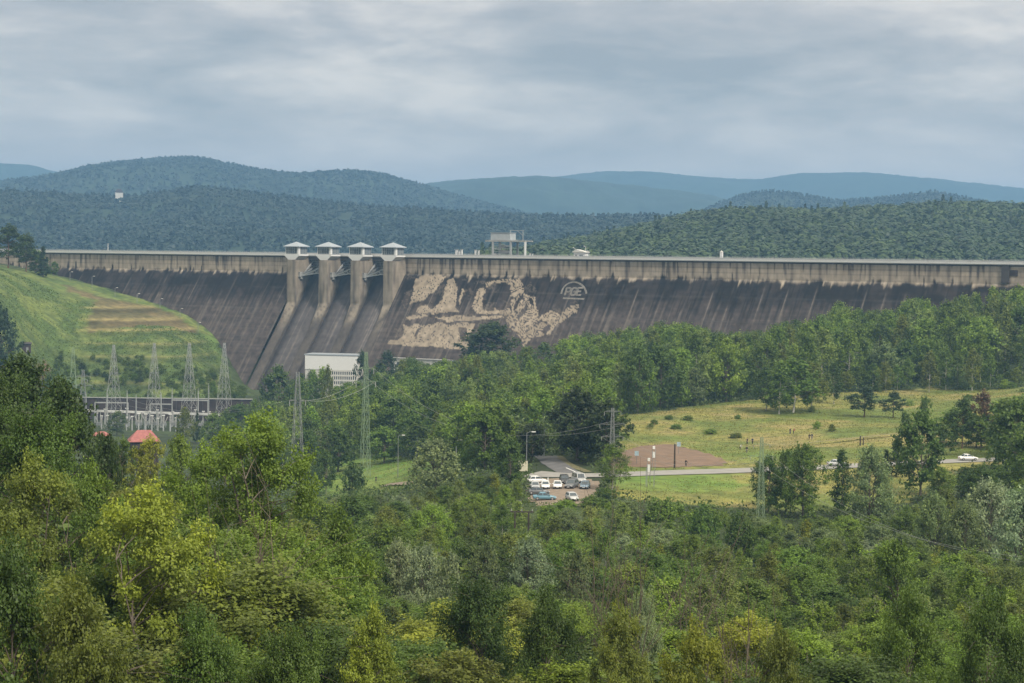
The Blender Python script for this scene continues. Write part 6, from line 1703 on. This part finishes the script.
bare_tree(636, 150, 540, 2.9, 7, 'bare branching tree standing dark among the scrub in mid view', 3, (.085, .065, .045))
bare_tree(600, 165, 565, 1.8, 6, 'thin bare tree next to the bare branching one in the scrub', 4, (.09, .07, .05))
bare_tree(700, 160, 560, 2.0, 6, 'thin bare tree beyond the bare branching one in the scrub', 5, (.1, .08, .055))
bare_tree(745, 128, 588, 2.2, 7, 'thin bare tree above the bottom olive trees', 6, (.1, .08, .055))

# ---- undergrowth and grass
def stuff_leaves(name, n, pxr, dr, size, hmax, mat, label, seed, test, up=.2):
    g = np.random.default_rng(seed)
    d = np.sqrt(dr[0] ** 2 + (dr[1] ** 2 - dr[0] ** 2) * g.random(n)); px = pxr[0] + (pxr[1] - pxr[0]) * g.random(n)
    X = (px - W2) / F * d; Y = d; ok = test(X, Y); X, Y = X[ok], Y[ok]
    cl = fbm(X / 3, Y / 3, seed, 3)
    z = terr(X, Y) + hmax * g.random(len(X)) * (.25 + 1.3 * np.clip(cl - .2, 0, 1))
    c = np.stack([X, Y, z], 1)
    v, f = leafcards(c, size * (.5 + .5 * d[ok] / dr[1]), np.zeros((len(c), 3)), seed + 1, up, 1.0, .5)
    me = npmesh(name, v, f, mat); attr(me, 'var', np.repeat(np.clip(.2 + .5 * cl + .3 * g.random(len(c)), 0, 1), 4))
    tag(link(name, me), label, kind='stuff')
def wooded(X, Y):
    o = np.zeros(X.shape, bool)
    for p in OPEN: o |= in_poly(X, Y, p)
    s, n = to_sn(np.stack([X, Y], -1)); return ~o & (n > 50)
def meadow(X, Y): return (in_poly(X, Y, MEADOW) | in_poly(X, Y, LAWN)) & ~in_poly(X, Y, PAVE[0]) & ~in_poly(X, Y, SOILP)
stuff_leaves('undergrowth', 150000, (-60, 1090), (60, 380), .38, 1.6, leafmat('undergrowth_foliage', False, (.062, .095, .024), .3), 'low leafy undergrowth between the near trees', 401, wooded)
stuff_leaves('understory', 160000, (225, 1090), (372, 900), 1.1, 2.6, leafmat('understory_foliage', False, (.06, .092, .026), .3), 'low green understory beneath the wood at the dam foot', 402, wooded)
stuff_leaves('meadow_grass', 150000, (300, 1090), (325, 720), .42, .35, leafmat('meadow_grass_blades', False, (.15, .165, .045), .4, (1.35, 1.05, .9), .8, 1.2), 'tall yellow-green meadow grass', 403, meadow, .9)
HPn = np.array(HP)
stuff_leaves('hillside_grass', 50000, (-40, 250), (760, 1010), .8, .4, leafmat('hillside_grass_blades', False, (.075, .11, .03), .3), 'rough green grass on the hillside', 404, lambda X, Y: in_poly(X, Y, HP) & ~in_poly(X, Y, BROWNP), .5)

# ------------------------------------------------------------------ light, sky, air
SUN_EL, SUN_AZ = R(46), R(142)        # azimuth clockwise from +Y (north): behind the camera, to its right
sd_ = bpy.data.lights.new('sun', 'SUN'); sd_.energy = 1.5; sd_.angle = R(10); sd_.color = (1, .92, .8)
so = bpy.data.objects.new('sun', sd_); COL.objects.link(so)
dirv = Vector((math.sin(SUN_AZ) * math.cos(SUN_EL), math.cos(SUN_AZ) * math.cos(SUN_EL), math.sin(SUN_EL)))
so.rotation_euler = dirv.to_track_quat('Z', 'Y').to_euler(); so.location = (60, -80, 160)
w = bpy.data.worlds.new('World'); S.world = w; w.use_nodes = True
nt = w.node_tree; bg = nt.nodes['Background']; bg.inputs['Strength'].default_value = .1
sky = N(nt, 'ShaderNodeTexSky', sky_type='NISHITA'); sky.sun_disc = False; sky.sun_elevation = SUN_EL; sky.sun_rotation = SUN_AZ
tc = N(nt, 'ShaderNodeTexCoord'); sx = N(nt, 'ShaderNodeSeparateXYZ'); nt.links.new(tc.outputs['Generated'], sx.inputs[0])
def math_(op, a, b=None, c=None):
    n = N(nt, 'ShaderNodeMath', operation=op)
    for i, q in enumerate((a, b, c)):
        if q is None: continue
        if isinstance(q, (int, float)): n.inputs[i].default_value = q
        else: nt.links.new(q, n.inputs[i])
    return n.outputs[0]
az_ = math_('ARCTAN2', sx.outputs[0], sx.outputs[1]); el_ = math_('ARCSINE', sx.outputs[2])
cv = N(nt, 'ShaderNodeCombineXYZ'); nt.links.new(math_('MULTIPLY', az_, 11.5), cv.inputs[0]); nt.links.new(math_('MULTIPLY', el_, 42.0), cv.inputs[1])
def cloud(scale, det, dist, off, rough=.55):
    n = N(nt, 'ShaderNodeTexNoise'); n.inputs['Scale'].default_value = scale; n.inputs['Detail'].default_value = det; n.inputs['Distortion'].default_value = dist; n.inputs['Roughness'].default_value = rough
    ad = N(nt, 'ShaderNodeVectorMath', operation='ADD'); ad.inputs[1].default_value = off; nt.links.new(cv.outputs[0], ad.inputs[0]); nt.links.new(ad.outputs[0], n.inputs['Vector'])
    return n.outputs['Fac']
ca, cb_ = cloud(.62, 8, .35, (3.1, 1.7, 0), .55), cloud(2.3, 7, .3, (11, 5, 2), .6)
cm_ = math_('ADD', math_('MULTIPLY', ca, .75), math_('MULTIPLY', cb_, .25))
rp = N(nt, 'ShaderNodeValToRGB'); nt.links.new(cm_, rp.inputs[0])
e = rp.color_ramp.elements; e[0].position = .37; e[0].color = (1.3, 1.2, 1.12, 1); e[1].position = .63; e[1].color = (3.3, 2.85, 2.4, 1)
m1 = e.new(.5); m1.color = (2.1, 1.85, 1.65, 1)
# overcast brightens toward the zenith
zr_ = N(nt, 'ShaderNodeMapRange', interpolation_type='SMOOTHSTEP'); zr_.inputs[1].default_value = .14; zr_.inputs[2].default_value = .75; nt.links.new(sx.outputs[2], zr_.inputs[0])
vs = N(nt, 'ShaderNodeMix', data_type='RGBA'); nt.links.new(zr_.outputs[0], vs.inputs['Factor']); nt.links.new(rp.outputs[0], vs.inputs['A']); vs.inputs['B'].default_value = (5.8, 5.3, 4.2, 1)
mxs = N(nt, 'ShaderNodeMix', data_type='RGBA'); mxs.inputs['Factor'].default_value = .92
nt.links.new(sky.outputs[0], mxs.inputs['A']); hr_ = N(nt, 'ShaderNodeMapRange', interpolation_type='SMOOTHSTEP'); hr_.inputs[1].default_value = .0; hr_.inputs[2].default_value = .085; hr_.inputs[3].default_value = .75; hr_.inputs[4].default_value = 0; nt.links.new(sx.outputs[2], hr_.inputs[0])
v2 = N(nt, 'ShaderNodeMix', data_type='RGBA'); nt.links.new(hr_.outputs[0], v2.inputs['Factor']); nt.links.new(vs.outputs['Result'], v2.inputs['A']); v2.inputs['B'].default_value = (4.0, 3.2, 2.75, 1)
nt.links.new(v2.outputs['Result'], mxs.inputs['B']); nt.links.new(mxs.outputs['Result'], bg.inputs['Color'])

hz = MB().box((0, 5800, 222), (18000, 13400, 524)).build('haze', None); hz['kind'] = 'stuff'; hz['label'] = 'pale blue haze over the valley and hills'
hm_ = bpy.data.materials.new('valley_haze'); hm_.use_nodes = True; nt = hm_.node_tree; nt.nodes.remove(nt.nodes['Principled BSDF'])
pv = N(nt, 'ShaderNodeVolumePrincipled'); pv.inputs['Color'].default_value = (.28, .52, .85, 1); pv.inputs['Density'].default_value = 1.5e-4; pv.inputs['Anisotropy'].default_value = .2
nt.links.new(pv.outputs[0], nt.nodes['Material Output'].inputs['Volume'])
hz.data.materials.clear(); hz.data.materials.append(hm_)

S.view_settings.view_transform = 'Standard'; S.view_settings.look = 'None'; S.view_settings.exposure = 1.55; S.view_settings.gamma = 1; S.view_settings.use_curve_mapping = False
S.render.engine = 'CYCLES'
cy = S.cycles
cy.max_bounces = 6; cy.diffuse_bounces = 3; cy.glossy_bounces = 2; cy.transmission_bounces = 2; cy.transparent_max_bounces = 4; cy.volume_bounces = 1
cy.caustics_reflective = cy.caustics_refractive = False
cy.use_denoising = True
try: cy.denoiser = 'OPENIMAGEDENOISE'; cy.denoising_input_passes = 'RGB_ALBEDO_NORMAL'
except Exception: pass
S.render.film_transparent = False
